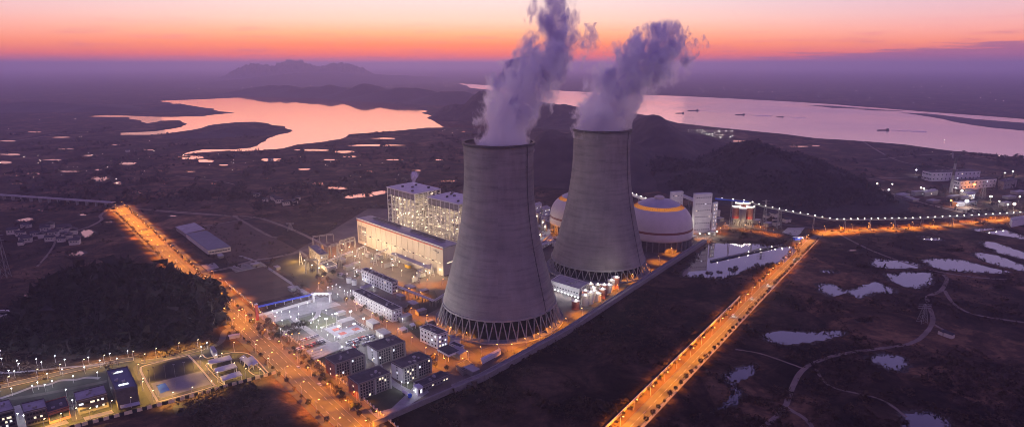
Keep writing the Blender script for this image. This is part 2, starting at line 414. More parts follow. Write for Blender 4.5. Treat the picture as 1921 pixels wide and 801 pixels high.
def mud(pts, seed, name='sandbar'): return sheet(name, fract(poly_px(pts), .06, 3, seed), .75, MATS['wet_mud'])
mat('wet_mud', (.05, .04, .035), .8, .3, .01)
mud([(1690,212),(1740,214),(1830,224),(1921,231),(2100,245),(2100,258),(1921,246),(1860,240),(1800,231),(1740,219)], 3)
mud([(1515,198),(1560,199),(1640,205),(1560,203)], 4)
mud([(1590,204.5),(1640,205.5),(1700,209),(1640,208)], 4)
# ponds right of the plant
ponds_near = [
 [(1278,517),(1290,503),(1300,488),(1333,459),(1380,457),(1430,459),(1490,465),(1487,485),(1460,495),(1430,499),(1400,505),(1375,518),(1350,523),(1320,520),(1300,520)],
 [(1640,489),(1700,490),(1730,499),(1690,504),(1640,500)], [(1728,487),(1800,488),(1850,500),(1895,511),(1830,512),(1760,504)],
 [(1665,513),(1740,512),(1750,519),(1730,541),(1690,535),(1670,524)],
 [(1537,532),(1570,535),(1585,546),(1620,537),(1640,529),(1680,544),(1670,551),(1640,549),(1612,560),(1590,550),(1560,556),(1540,545)],
 [(1820,430),(1880,430),(1921,443),(1990,455),(1990,462),(1921,449),(1870,440)], [(1843,455),(1870,456),(1921,474),(1980,480),(1980,492),(1921,486),(1870,472)],
 [(1822,475),(1870,479),(1921,498),(1980,505),(1980,516),(1921,508),(1860,495)],
 [(1430,631),(1460,621),(1500,623),(1560,620),(1592,622),(1560,635),(1500,646),(1450,643)], [(1632,674),(1650,664),(1693,670),(1692,696),(1660,690)],
 [(1360,702),(1380,690),(1420,685),(1410,705),(1380,722),(1396,735),(1385,752),(1335,771),(1368,745),(1372,727),(1360,715)],
 [(1695,782),(1730,772),(1770,780),(1780,801),(1760,830),(1700,830)], [(1725,444),(1750,445),(1770,451),(1735,450)], [(1547,507),(1568,508),(1566,512),(1545,511)],
 [(1640,484),(1655,487),(1648,490)], [(1612,600),(1632,600),(1628,604),(1612,603)]]
for i, p in enumerate(ponds_near): pond(p, .12, POND, 'pond', .10, 3, i + 11)
# little ponds and paddies on the plain
small = [(20,290,20,2),(132,322,28,2),(190,334,20,6),(222,345,10,4),(53,413,20,4),(157,402,9,3),(201,417,10,3.5),(162,438,14,8),(143,476,16,6),(52,560,18,7),(240,307,22,2.5),(345,294,12,2),(385,302,18,4),(360,296,30,4),
 (512,300,22,3.5),(356,322,10,1.5),(448,319,6,1.5),(597,345,18,3),(630,353,24,4),(693,322,8,2),(692,365,0,0),(1030,338,22,5),(840,340,14,2.5),(640,285,26,2.5),(700,273,60,1.6),(590,282,40,2),(560,270,10,1.5),(655,294,14,1.5),
 (15,265,16,1.5),(115,258,22,1.3),(65,248,16,1),(1385,265,14,2),(1500,275,26,1.2),(1530,274,10,1),(270,60,0,0),(10,305,12,3),(65,326,20,2),(185,319,8,1.5),(75,395,12,1.5),(165,384,10,1.5),(490,407,7,2),(470,205,0,0),(880,247,18,1),(720,260,26,1.2),(300,320,12,1.2),(35,345,16,1.6),(95,352,12,1.4),(150,350,9,1.3),(260,362,14,1.6),(310,345,10,1.2),(340,368,12,1.5),(400,345,13,1.4),(455,352,8,1.2),(500,335,10,1.2),(540,345,15,1.5),(25,372,11,1.6),(100,300,18,1.2),(170,292,14,1.1),(280,282,12,1),(30,330,12,1.3),(620,300,16,1.1),(740,300,18,1.3),(780,320,12,1.2),(820,300,14,1.2),(570,390,8,1.4),(610,380,10,1.3),(325,405,6,1.2),(385,390,8,1.2),(120,280,20,1),(210,272,16,.9),(1620,500,7,1.2),(1790,470,16,1.6),(1600,470,8,1),(1870,540,10,1.5),(1500,580,8,1.5),(570,318,16,1.4),(420,310,10,1.5)]
rnd = random.Random(5)
for i, (x, y, a, b) in enumerate(small):
    if a == 0: continue
    n = 8; pts = [(x + a * math.cos(2 * math.pi * k / n) * rnd.uniform(.6, 1.1), y + b * math.sin(2 * math.pi * k / n) * rnd.uniform(.6, 1.1)) for k in range(n)]
    pond(pts, .15, LAKE, 'pond', .10, 2, i)
pond([(648,369),(652,372),(690,369),(722,363),(718,358),(690,362),(660,366)], .15, LAKE, 'pond', .05, 2, 7)

# ---- hills (grids that sink below the ground at their rim)
def hill(name, peaks, m, res=110, rough=.18, nscale=1.0, seed=0, label=None):
    pk = []
    for (px, by, ty, hw, dep) in peaks:
        c = G(px, by); h = hh(px, by, ty); pk.append((c.x, c.y, h, hw * mpp(c), dep))
    x0 = min(p[0] - p[3] * 1.6 for p in pk); x1 = max(p[0] + p[3] * 1.6 for p in pk); y0 = min(p[1] - p[4] * 1.6 for p in pk); y1 = max(p[1] + p[4] * 1.6 for p in pk)
    nx = res; ny = res; vs = []; hm = max(p[2] for p in pk); sc = 1 / max(p[3] for p in pk) * 2.2 * nscale
    def H_(x, y):
        z = 0.0
        for (cx, cyy, h, a, b) in pk:
            d2 = ((x - cx) / a) ** 2 + ((y - cyy) / b) ** 2
            z += (h * math.exp(-d2 * 1.2)) ** 3
        z = z ** (1 / 3) * 1.08 - .10 * hm
        nz = mnoise.fractal(Vector((x * sc, y * sc, seed * 7.3)), .9, 2.1, 6) + .45 * abs(mnoise.noise(Vector((x * sc * 1.7, y * sc * 1.7, seed + 9.1))))
        k = min(1, max(0, (z + .1 * hm) / (.5 * hm)))
        return z + nz * rough * hm * k
    for j in range(ny + 1):
        for i in range(nx + 1):
            x = x0 + (x1 - x0) * i / nx; y = y0 + (y1 - y0) * j / ny; vs.append((x, y, H_(x, y)))
    fs = [(j * (nx + 1) + i, j * (nx + 1) + i + 1, (j + 1) * (nx + 1) + i + 1, (j + 1) * (nx + 1) + i) for j in range(ny) for i in range(nx)
          if max(vs[j * (nx + 1) + i][2], vs[j * (nx + 1) + i + 1][2], vs[(j + 1) * (nx + 1) + i + 1][2], vs[(j + 1) * (nx + 1) + i][2]) > -1.5]
    mb = MB(); mb.add(vs, fs); o = mb.build(name, m, smooth=True); structure(o, label); return o, H_, (x0, x1, y0, y1)
mat('hill', (.040, .032, .030), .95, .4, .02, c2=(.075, .056, .044), bump=.4, detail=8)
mat('far_hill', (.040, .034, .034), .95, .3, .004)
HM = M('hill')
mat('dark_hill', (.020, .016, .018), .95, .4, .02, c2=(.042, .032, .028), bump=.5, detail=8)
hillN, hN, bN = hill('hill', [(1408,342,268,80,240),(1495,342,292,90,220),(1590,370,338,80,110),(1300,342,312,80,200),(1230,325,296,90,180)], M('dark_hill'), 150, .06, 2.2, 3)
hill('hill', [(1222,285,216,62,320),(1120,310,238,110,260),(1030,312,247,60,200),(1300,285,247,90,220)], HM, 120, .05, 2.0, 5)
hill('hill', [(905,221,171,44,150),(850,221,194,40,110),(955,221,180,46,150)], HM, 90, .06, 2, 6)
hill('hill', [(1050,226,197,70,300),(1010,222,200,50,300)], HM, 80, .12, 2, 7)
hill('hill', [(760,187,164,90,260),(620,180,161,110,260),(850,192,170,70,260),(690,183,158,60,260),(520,177,160,90,260)], M('far_hill'), 100, .12, 2.2, 8)
hill('hill', [(60,203,192,130,260),(190,207,199,60,120),(330,206,195,50,100)], M('far_hill'), 80, .12, 2, 9)
hill('hill', [(600,151,136,120,2500),(720,150,142,120,2500)], M('far_hill'), 60, .12, 2, 10)
hill('mountain', [(553,147,117,58,500),(640,147,122,60,500),(480,147,123,50,400)], M('far_hill'), 200, .30, 5.0, 11)
# low tree-covered rises round the lake
hill('hill', [(450,250,239,60,70),(380,256,250,60,60)], M('far_hill'), 60, .2, 3, 12)
hillW, hW, bW = hill('hill', [(235,586,509,105,56),(150,590,522,75,52),(325,582,524,62,48),(100,610,560,60,48),(225,618,562,125,46),(345,610,578,60,34)], HM, 90, .08, 2, 14)

# ---- clump meshes (woods, scrub)
def clumps(name, pts, size, ntri, m, label, hgt=1.0, seed=3, cat='vegetation'):
    rg = np.random.default_rng(seed); P = np.array(pts, dtype=np.float64); n = len(P)
    sz = size * np.clip(rg.lognormal(-.1, .42, n), .35, 2.4); C = np.repeat(P, ntri, 0); S = np.repeat(sz, ntri)[:, None]
    d = rg.normal(size=(n * ntri, 3)); d /= np.linalg.norm(d, axis=1)[:, None]; d *= rg.uniform(.3, 1, (n * ntri, 1)) ** .5
    d[:, 2] = np.abs(d[:, 2]) * hgt; C = C + d * S
    T = C[:, None, :] + rg.normal(size=(n * ntri, 3, 3)) * (S * .42)[:, None, :]
    T[:, :, 2] = np.maximum(T[:, :, 2], np.repeat(P[:, 2], ntri)[:, None] - .5)
    me = bpy.data.meshes.new(name); V = T.reshape(-1, 3); k = len(V)
    me.vertices.add(k); me.vertices.foreach_set('co', V.ravel()); me.loops.add(k); me.loops.foreach_set('vertex_index', np.arange(k, dtype=np.int32))
    me.polygons.add(k // 3); me.polygons.foreach_set('loop_start', np.arange(0, k, 3, dtype=np.int32)); me.polygons.foreach_set('loop_total', np.full(k // 3, 3, dtype=np.int32))
    me.update(calc_edges=True); me.materials.append(m); o = bpy.data.objects.new(name, me); col.objects.link(o)
    return tagd(o, label, cat, kind='stuff')
rnd = random.Random(11)
pts = []
while len(pts) < 3400:
    x = rnd.uniform(bW[0], bW[1]); y = rnd.uniform(bW[2], bW[3]); z = hW(x, y)
    if z > 1.0: pts.append((x, y, z))
clumps('woods', pts, 4.6, 16, M('wood_leaf'), 'dark dense woods covering the low hill left of the orange road', 1.2, 1)
pts = []
while len(pts) < 7000:
    x = rnd.uniform(bN[0], bN[1]); y = rnd.uniform(bN[2], bN[3]); z = hN(x, y)
    if z > 6 and mnoise.noise(Vector((x * .012, y * .012, 0))) > -.22: pts.append((x, y, z))
clumps('woods', pts, 3.4, 6, mat('thin_wood', (.022, .018, .019), .95, .35, .05), 'thin dark woodland on the broad hill behind the cooling towers', 1.3, 2)

# ================================================================== ROADS
A1, B1 = G(218, 386), G(640, 786)
d1 = (B1 - A1).normalized(); n1 = Vector((d1.y, -d1.x, 0))       # n1: to the right of travel (towards the camera) ... left side of the picture
if n1.x > 0: n1 = -n1
B1x = B1 + d1 * 90
def along1(off): return [(A1 + n1 * -off).to_2d(), (B1x + n1 * -off).to_2d()]        # off > 0: towards the plant
o, R1P = road('road', along1(0), 15, .16, M('asphalt'), 'wide boulevard lit orange running from the plain to the lower edge', world=True)
road('pavement', along1(-11.5), 5, .12, M('asphalt_old'), world=True)
road('road', along1(17.5), 6, .16, M('asphalt'), 'narrow service lane beside the left boulevard', world=True)
road('verge', along1(11), 6, .10, M('yard'), world=True)
def dash(P0, P1, step, ln, w, z, m, name='lane_marking'):
    mb = MB()
    for p in line_pts(P0, P1, step):
        d = (Vector(P1[:2]) - Vector(P0[:2])).normalized(); mb.add([(p.x - d.y * -w, p.y - d.x * w, z), (p.x + d.x * ln + d.y * w, p.y + d.y * ln - d.x * w, z), (p.x + d.x * ln - d.y * w, p.y + d.y * ln + d.x * w, z), (p.x - d.y * w, p.y + d.x * w, z)], [(0, 1, 2, 3)])
    return structure(mb.build(name, m))
for off in (-3.7, 3.7): l = along1(off); dash(l[0], l[1], 10, 5, .14, .175, M('line_white'))
for off in (-7.7, 7.7, 14.3):
    l = along1(off); mb = MB(); mb.wall(l[0], l[1], .28, .3); structure(mb.build('kerb', M('concrete')))
# right boulevard
A2, B2 = G(1171, 812), G(1526, 447)
d2 = (B2 - A2).normalized(); n2 = Vector((d2.y, -d2.x, 0))      # right side of travel = right in picture
A2x = A2 - d2 * 60
def along2(off): return [(A2x + n2 * off).to_2d(), (B2 + n2 * off).to_2d()]
road('road', along2(0), 9.6, .16, M('asphalt'), 'straight road lit orange right of the cooling towers', world=True)
road('pavement', along2(6.8), 2.6, .12, M('concrete'), world=True)
l = along2(-9.6); road('verge', l, 8.2, .10, M('brown_soil'), world=True)
for off in (0.0,): l = along2(off); dash(l[0], l[1], 10, 5, .14, .175, M('line_white'))
for off in (-5.0, 5.0):
    l = along2(off); mb = MB(); mb.wall(l[0], l[1], .28, .3); structure(mb.build('kerb', M('concrete')))
# boundary wall left of it, ends half way
wa, wb = G(1136, 806) - d2 * 40, G(1388, 559)
t = thing('boundary_wall', (wa + wb) / 2, 'long low pale wall glowing orange beside the straight right road', 'wall')
mb = MB(); mb.wall(wa, wb, 2.4, .35); mb.build('wall', M('concrete'), t)
mb = MB(); mb.wall(wa, wb, .18, .6, 2.403); mb.build('coping', M('white_wall'), t)
# R3 and the junction
o, R3P = road('road', [(1500,470),(1540,441),(1600,433),(1700,429),(1800,421),(1921,409),(2100,395)], 12, .18, M('asphalt'), 'lit road running right from the junction below the lamp string')
road('road', [(1535,437),(1560,432),(1500,425),(1440,417),(1380,408)], 7, .15, M('asphalt_old'), 'pale service road leading left from the junction')
road('road', [(1500,447),(1440,432),(1380,425),(1330,425)], 9, .14, M('asphalt_old'))
for pts, w in (([(1425,806),(1470,765),(1500,700),(1540,675),(1600,660),(1700,646),(1735,626),(1750,600),(1742,570),(1741,556),(1765,545),(1776,525),(1770,515)], 4.2),
               ([(1772,545),(1790,570),(1830,590),(1930,606)], 3.8), ([(1474,763),(1510,785),(1528,806)], 3.6), ([(1572,438),(1640,472),(1740,505),(1830,520),(1892,524)], 4),
               ([(1380,655),(1430,664),(1505,690)], 2.4), ([(1530,692),(1560,725),(1650,748),(1700,782)], 2.6), ([(1748,606),(1775,622),(1782,632)], 3),
               ([(200,394),(188,405),(190,413),(160,428),(110,440),(60,452)], 5), ([(110,440),(95,470),(70,500)], 3), ([(222,388),(262,392),(330,399),(425,405),(480,408),(520,420),(560,436),(600,455)], 6),
               ([(262,392),(420,404),(450,412)], 5), ([(380,425),(420,418),(455,412),(480,408)], 4), ([(450,412),(500,440),(520,446)], 5),
               ([(1660,340),(1620,335),(1640,350),(1700,372),(1780,393),(1830,404)], 7), ([(1640,335),(1700,333),(1735,332)], 6), ([(1500,330),(1470,345),(1455,370)], 3), ([(1610,260),(1680,300),(1760,312),(1850,330)], 6), ([(1640,300),(1760,290),(1860,300)], 6),
               ([(0,372),(60,377)], 4), ([(0,268),(60,260),(120,250),(200,245)], 9), ([(330,330),(420,342),(450,350)], 4)):
    road('dirt_track' if w < 5 else 'road', pts, w, .13, M('dirt_track'), jitter=.35)

# ================================================================== COOLING TOWERS
def concrete_shell():
    m, t = new_mat('shell_concrete')
    tcn = N(t, 'ShaderNodeTexCoord'); sp = N(t, 'ShaderNodeSeparateXYZ'); L(t, tcn.outputs['Object'], sp.inputs[0])
    th = math_node(t, 'ARCTAN2', sp.outputs[0], sp.outputs[1])
    cb = N(t, 'ShaderNodeCombineXYZ'); L(t, math_node(t, 'MULTIPLY', th, 5.0), cb.inputs[0]); L(t, math_node(t, 'MULTIPLY', sp.outputs[2], .03), cb.inputs[1])
    n = N(t, 'ShaderNodeTexNoise'); n.inputs['Scale'].default_value = 1.0; n.inputs['Detail'].default_value = 8; n.inputs['Roughness'].default_value = .65; L(t, cb.outputs[0], n.inputs['Vector'])
    cb2 = N(t, 'ShaderNodeCombineXYZ'); L(t, math_node(t, 'MULTIPLY', th, .8), cb2.inputs[0]); L(t, math_node(t, 'MULTIPLY', sp.outputs[2], .20), cb2.inputs[1])
    n2 = N(t, 'ShaderNodeTexNoise'); n2.inputs['Scale'].default_value = 1.0; n2.inputs['Detail'].default_value = 6; n2.inputs['Roughness'].default_value = .75; L(t, cb2.outputs[0], n2.inputs['Vector'])
    n3 = N(t, 'ShaderNodeTexNoise'); n3.inputs['Scale'].default_value = .03; n3.inputs['Detail'].default_value = 4; L(t, tcn.outputs['Object'], n3.inputs['Vector'])
    c = ramp(t, n.outputs[0], [(.3, (.20, .182, .17)), (.7, (.26, .238, .22))])
    c = mixc(t, 1.0, c, ramp(t, n2.outputs[0], [(.34, (.72, .72, .74)), (.5, (1, 1, 1)), (.68, (1.12, 1.1, 1.08))]), 'MULTIPLY')
    c = mixc(t, 1.0, c, ramp(t, n3.outputs[0], [(.35, (.82, .82, .84)), (.65, (1.1, 1.1, 1.08))]), 'MULTIPLY')
    # horizontal lift lines every 1.5 m, and a few dark weathered courses
    w = math_node(t, 'FRACT', math_node(t, 'MULTIPLY', sp.outputs[2], 1 / 7.3))
    ln = ramp(t, w, [(.0, (.72, .72, .73)), (.10, (1, 1, 1)), (1.0, (1, 1, 1))])
    c = mixc(t, .35, c, mixc(t, 1.0, c, ln, 'MULTIPLY'))
    p = N(t, 'ShaderNodeBsdfPrincipled'); L(t, c, p.inputs['Base Color']); p.inputs['Roughness'].default_value = .9; p.inputs['Specular IOR Level'].default_value = .15
    bn = N(t, 'ShaderNodeBump'); bn.inputs['Strength'].default_value = .35; bn.inputs['Distance'].default_value = .6; L(t, n2.outputs[0], bn.inputs['Height']); L(t, bn.outputs[0], p.inputs['Normal'])
    out = N(t, 'ShaderNodeOutputMaterial'); L(t, p.outputs[0], out.inputs[0]); return m
SHELL = concrete_shell()
TOW = []
def cooling_tower(cx, front_y, hw, label, shell_front, shell_hw, prof_px, top_y, npair, rot):
    c, rg = circ(cx, front_y, hw)
    c = G(cx, proj_y(c)); k = mpp(c)
    # heights of the silhouette samples taken on the axis
    prof = []
    for (yy, w) in prof_px:
        p = at(cx, yy, c.y); prof.append((w * mpp(p), p.z))
    zt = at(cx, top_y, c.y).z
    zb = 12.5
    for _ in range(200):
        rb = shell_hw * mpp(Vector((c.x, c.y, zb)))
        if proj_y(Vector((c.x, c.y - rb, zb))) > shell_front: zb += .1
        else: break
    prof = [(rb, zb)] + [q for q in prof if q[1] > zb + 4 and q[1] < zt - 2] + [(prof_px[-1][1] * mpp(Vector((c.x, c.y, zt))), zt)]
    # smooth resample
    zs = np.array([p[1] for p in prof]); rs = np.array([p[0] for p in prof]); co = np.polyfit(zs, rs, 4); Zs = np.linspace(zb, zt, 56); Rs = np.polyval(co, Zs)
    t = thing('cooling_tower', (c.x, c.y, 0), label, 'cooling tower', 'cooling towers')
    n = 128; mb = MB(); pr = [(r, z) for r, z in zip(Rs, Zs)]
    mb.lathe(pr + [(pr[-1][0] - 1.0, zt)] + [(r - .9, z) for r, z in reversed(pr)] + [pr[0]], (c.x, c.y, 0), n); mb.build('shell', SHELL, t, smooth=True)
    R0 = pr[0][0]; Rt = pr[-1][0]
    mb = MB(); mb.lathe([(Rt - .9, zt + .003), (Rt - .9, zt + 1.1), (Rt + 1.3, zt + 1.1), (Rt + 1.3, zt - 1.2), (Rt + .05, zt - 1.2), (Rt + .05, zt + .003), (Rt - .9, zt + .003)], (c.x, c.y, 0), n); mb.build('rim_ring', M('steel_dark'), t)
    mb = MB(); mb.lathe([(R0 - 1.2, zb - .9), (R0 + .9, zb - .9), (R0 + .9, zb + .9), (R0 + .01, zb + 1.0)], (c.x, c.y, 0), n); mb.build('lower_ring_beam', M('concrete'), t)
    mb = MB(); mb.lathe([(rg + 3.2, 0), (rg + 3.2, 1.6), (rg + 2.6, 1.6), (rg + 2.6, .5), (0.1, .5)], (c.x, c.y, 0), 96); mb.build('basin', M('concrete'), t)
    mb = MB(); mb.lathe([(rg - 7, .6), (rg - 7, 8.5), (0.1, 9.0)], (c.x, c.y, 0), 64); mb.build('fill_pack', M('rubber'), t)
    first = None
    for i in range(npair):
        a = 2 * math.pi * i / npair + rot; da = math.pi / npair * .92
        for s in (-1, 1):
            foot = Vector((c.x + rg * math.cos(a), c.y + rg * math.sin(a), 1.0)); head = Vector((c.x + (R0 - .3) * math.cos(a + s * da), c.y + (R0 - .3) * math.sin(a + s * da), zb - .6))
            mb = MB(); mb.bar(foot, head, .62, .5, 6); mb.build('diagonal_column', M('concrete'), t)
    for i in range(npair):
        pass
    # stair ladder with cage up the right side
    mb = MB(); a = R(-38)
    q = [Vector((c.x + (r + .7) * math.cos(a), c.y + (r + .7) * math.sin(a), z)) for r, z in pr]
    for i in range(len(q) - 1):
        mb.bar(q[i], q[i + 1], .32, .32, 4)
        if i % 4 == 0: mb.box((q[i].x, q[i].y, q[i].z), (1.6, 1.2, .3), a)
    mb.build('ladder', M('steel_dark'), t)
    TOW.append((c, rg, R0, Rt, zt)); return t
def proj_y(p): 
    dz = p.z - CAMH; d = p.y * math.cos(PITCH) - dz * math.sin(PITCH); v = p.y * math.sin(PITCH) + dz * math.cos(PITCH)
    return 400.5 - F * v / d
cooling_tower(937, 633, 114, 'nearer and larger concrete cooling tower, in front of the turbine hall', 602.8, 105.6,
    [(555,101.5),(525,96),(500,90.5),(475,84),(450,78.2),(425,73.5),(400,69.8),(375,67.2),(350,65.4),(325,65.2),(300,66)], 268, 44, 0)
cooling_tower(1121, 532, 92, 'farther concrete cooling tower, standing in front of the pale striped domes', 509, 87,
    [(470,82.5),(450,78),(430,73.5),(410,69),(390,64.5),(370,60.5),(350,57.5),(330,55),(300,53.3),(270,53.5)], 243, 44, .03)
for i, (c, rg, R0, Rt, zt) in enumerate(TOW): print('TOWER', i, c, rg, R0, Rt, zt)

# ================================================================== STEAM (volumes above the towers)
def steam(name, label, base, pts, dens, albedo, seed, amp=(.5, 2.0), rho=(1, .5), step=.35, sx=1.0, aniso=.3, nscale=.042, gain=4.0, group='steam plumes', wide=1.22, shade_mix=.55):
    """pts: (px, py, r_px) seen at the tower's distance; the axis is a function of height"""
    P = []
    for (px, py, r) in pts:
        q = at(px, py, base.y); P.append((q.x - base.x, q.z, r * wide * mpp(q) if len(P) > 2 else r * mpp(q)))
    z0, z1 = P[0][1], P[-1][1]; x0 = min(p[0] for p in P); x1 = max(p[0] for p in P); rm = max(p[2] for p in P)
    o = None; n = 28; mb = MB(); vs = []; rg = random.Random(seed); K = 26
    for k in range(K + 1):
        z = z0 + (z1 - z0) * k / K
        cx = float(np.interp(z, [p[1] for p in P], [p[0] for p in P])); r = float(np.interp(z, [p[1] for p in P], [p[2] for p in P]))
        e = 1.12 + .38 * min(1, k / K * 2)
        for i in range(n):
            a = 2 * math.pi * i / n; rr = r * e
            if k < 2: rr = r * 1.0
            vs.append((base.x + cx + rr * math.cos(a) * 1.0, base.y + rr * math.sin(a), z))
    fs = [(k * n + i, k * n + (i + 1) % n, (k + 1) * n + (i + 1) % n, (k + 1) * n + i) for k in range(K) for i in range(n)] + [tuple(reversed(range(n))), tuple(range(K * n, (K + 1) * n))]
    mb.add(vs, fs)
    m, t = new_mat(name)
    g = N(t, 'ShaderNodeNewGeometry'); vsu = N(t, 'ShaderNodeVectorMath', operation='SUBTRACT'); L(t, g.outputs['Position'], vsu.inputs[0]); vsu.inputs[1].default_value = (base.x, base.y, 0)
    # warp
    w = N(t, 'ShaderNodeTexNoise'); w.inputs['Scale'].default_value = .022; w.inputs['Detail'].default_value = 2; L(t, vsu.outputs[0], w.inputs['Vector'])
    wv = N(t, 'ShaderNodeVectorMath', operation='MULTIPLY_ADD'); L(t, w.outputs['Color'], wv.inputs[0]); wv.inputs[1].default_value = (22, 22, 22); L(t, vsu.outputs[0], wv.inputs[2])
    sp = N(t, 'ShaderNodeSeparateXYZ'); L(t, vsu.outputs[0], sp.inputs[0])
    tt = math_node(t, 'DIVIDE', math_node(t, 'SUBTRACT', sp.outputs[2], z0), z1 - z0, clamp=True)
    def curve(vals):
        c = N(t, 'ShaderNodeFloatCurve'); cv = c.mapping.curves[0]; cv.points[0].location = (0, vals[0][1]); cv.points[1].location = (1, vals[-1][1])
        for (a, b) in vals[1:-1]: cv.points.new(a, b)
        for p_ in cv.points: p_.handle_type = 'AUTO'
        c.mapping.update(); L(t, tt, c.inputs['Value']); return c.outputs[0]
    T = [(p[1] - z0) / (z1 - z0) for p in P]
    cx = math_node(t, 'MULTIPLY_ADD', curve([(T[i], (P[i][0] - x0) / max(1, x1 - x0)) for i in range(len(P))]), max(1, x1 - x0), x0)
    rr = math_node(t, 'MULTIPLY', curve([(T[i], P[i][2] / rm) for i in range(len(P))]), rm)
    dx = math_node(t, 'SUBTRACT', sp.outputs[0], cx)
    dd = math_node(t, 'SQRT', math_node(t, 'ADD', math_node(t, 'MULTIPLY', dx, dx), math_node(t, 'MULTIPLY', sp.outputs[1], sp.outputs[1])))
    dn = math_node(t, 'DIVIDE', dd, rr)
    mp = N(t, 'ShaderNodeMapping'); mp.inputs['Location'].default_value = (seed * 31.0, seed * 17.0, 0); mp.inputs['Rotation'].default_value = (0, R(-28), 0); mp.inputs['Scale'].default_value = (1.25, 1.25, .72); L(t, wv.outputs[0], mp.inputs[0])
    nz = N(t, 'ShaderNodeTexNoise'); nz.inputs['Scale'].default_value = nscale; nz.inputs['Detail'].default_value = 6; nz.inputs['Roughness'].default_value = .66; L(t, mp.outputs[0], nz.inputs['Vector'])
    A = math_node(t, 'MULTIPLY_ADD', tt, amp[1] - amp[0], amp[0])
    val = math_node(t, 'ADD', math_node(t, 'SUBTRACT', 1.0, dn), math_node(t, 'MULTIPLY', math_node(t, 'SUBTRACT', nz.outputs[0], .52), math_node(t, 'MULTIPLY', A, 2.6)))
    val = math_node(t, 'SUBTRACT', val, math_node(t, 'MULTIPLY', tt, .12))
    de = math_node(t, 'MULTIPLY', val, gain, clamp=True)
    de = math_node(t, 'MULTIPLY', de, de)
    n3 = N(t, 'ShaderNodeTexNoise'); n3.inputs['Scale'].default_value = nscale * 1.7; n3.inputs['Detail'].default_value = 5; n3.inputs['Roughness'].default_value = .62; L(t, mp.outputs[0], n3.inputs['Vector'])
    cl = N(t, 'ShaderNodeMapRange', interpolation_type='SMOOTHSTEP'); L(t, n3.outputs[0], cl.inputs[0]); cl.inputs[1].default_value = .42; cl.inputs[2].default_value = .62; cl.inputs[3].default_value = .10; cl.inputs[4].default_value = 1.7
    bl = N(t, 'ShaderNodeMapRange'); L(t, tt, bl.inputs[0]); bl.inputs[1].default_value = .05; bl.inputs[2].default_value = .45
    mf = N(t, 'ShaderNodeMix'); L(t, bl.outputs[0], mf.inputs[0]); mf.inputs[2].default_value = .8; L(t, cl.outputs[0], mf.inputs[3])
    de = math_node(t, 'MULTIPLY', de, mf.outputs[0])
    # fade at the very top
    ft = N(t, 'ShaderNodeMapRange', interpolation_type='SMOOTHSTEP'); L(t, tt, ft.inputs[0]); ft.inputs[1].default_value = 1.0; ft.inputs[2].default_value = .93
    de = math_node(t, 'MULTIPLY', de, ft.outputs[0])
    rh = math_node(t, 'MULTIPLY_ADD', tt, (rho[1] - rho[0]) * dens, rho[0] * dens)
    de = math_node(t, 'MULTIPLY', de, rh)
    pv = N(t, 'ShaderNodeVolumePrincipled')
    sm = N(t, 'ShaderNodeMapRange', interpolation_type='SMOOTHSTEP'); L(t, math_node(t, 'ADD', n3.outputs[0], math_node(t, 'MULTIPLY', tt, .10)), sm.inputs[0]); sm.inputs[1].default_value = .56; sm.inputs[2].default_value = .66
    L(t, mixc(t, math_node(t, 'MULTIPLY', sm.outputs[0], shade_mix), tuple(albedo), (.50, .46, .72)), pv.inputs['Color']); pv.inputs['Anisotropy'].default_value = aniso; L(t, de, pv.inputs['Density'])  # shade of the upper clumps put into the steam colour, by noise and height
    out = N(t, 'ShaderNodeOutputMaterial'); L(t, pv.outputs[0], out.inputs['Volume'])
    m.cycles.volume_step_rate = step
    o = mb.build(name, m); tagd(o, label, 'steam', group); o['kind'] = 'thing'
    return o
c1, c2 = TOW[0][0], TOW[1][0]
S1 = [(945,285,60),(948,268,54),(951,248,49),(956,230,47),(963,210,48),(974,188,52),(986,166,54),(1003,142,56),(1022,118,58),(1040,96,54),(1052,76,48),(1047,54,38),(1036,34,36),(1038,14,34),(1056,-8,32),(1082,-30,36)]
S2 = [(1122,258,54),(1124,243,52),(1128,225,48),(1138,205,46),(1150,185,48),(1162,165,50),(1176,146,52),(1190,128,56),(1208,110,58),(1226,92,58),(1240,76,50),(1246,60,38),(1248,46,26),(1252,34,16)]
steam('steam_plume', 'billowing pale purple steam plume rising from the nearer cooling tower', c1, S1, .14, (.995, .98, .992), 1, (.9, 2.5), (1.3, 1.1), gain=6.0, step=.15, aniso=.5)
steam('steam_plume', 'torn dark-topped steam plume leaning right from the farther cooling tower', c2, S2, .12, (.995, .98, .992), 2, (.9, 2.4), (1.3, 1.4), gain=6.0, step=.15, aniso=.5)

steam('steam_veil', 'thin pinkish veil of steam trailing right of the farther plume', c2 + Vector((0, 18, 0)), [(1165,222,24),(1180,200,34),(1205,172,42),(1232,146,46),(1258,120,44),(1280,98,36),(1295,82,24)], .022, (.995, .97, .985), 7, (1.5, 2.3), (1, 1), gain=4.0, step=.25, aniso=.6, nscale=.05, wide=1.0, shade_mix=0)
steam('shaded_lobe', 'unlit lobe, its shade coloured in as dark blue, on the left flank of the nearer steam plume', c1 + Vector((0, 30, 0)), [(945,164,8),(947,152,14),(954,134,20),(966,118,20),(980,106,13)], .30, (.55, .50, .74), 9, (.8, 1.0), (1, 1), gain=6.0, step=.3, nscale=.06, wide=1.0, shade_mix=.9)  # dark volume colour stands in for the unlit part of the plume
steam('steam_puff', 'loose torn puff of steam right of the top of the nearer plume', c1, [(1104,60,5),(1108,54,7),(1112,48,7),(1118,42,4)], .12, (.9, .85, .92), 11, (1.2, 1.6), (1, 1), gain=5.0, step=.4, nscale=.10, wide=1.0, shade_mix=.7)

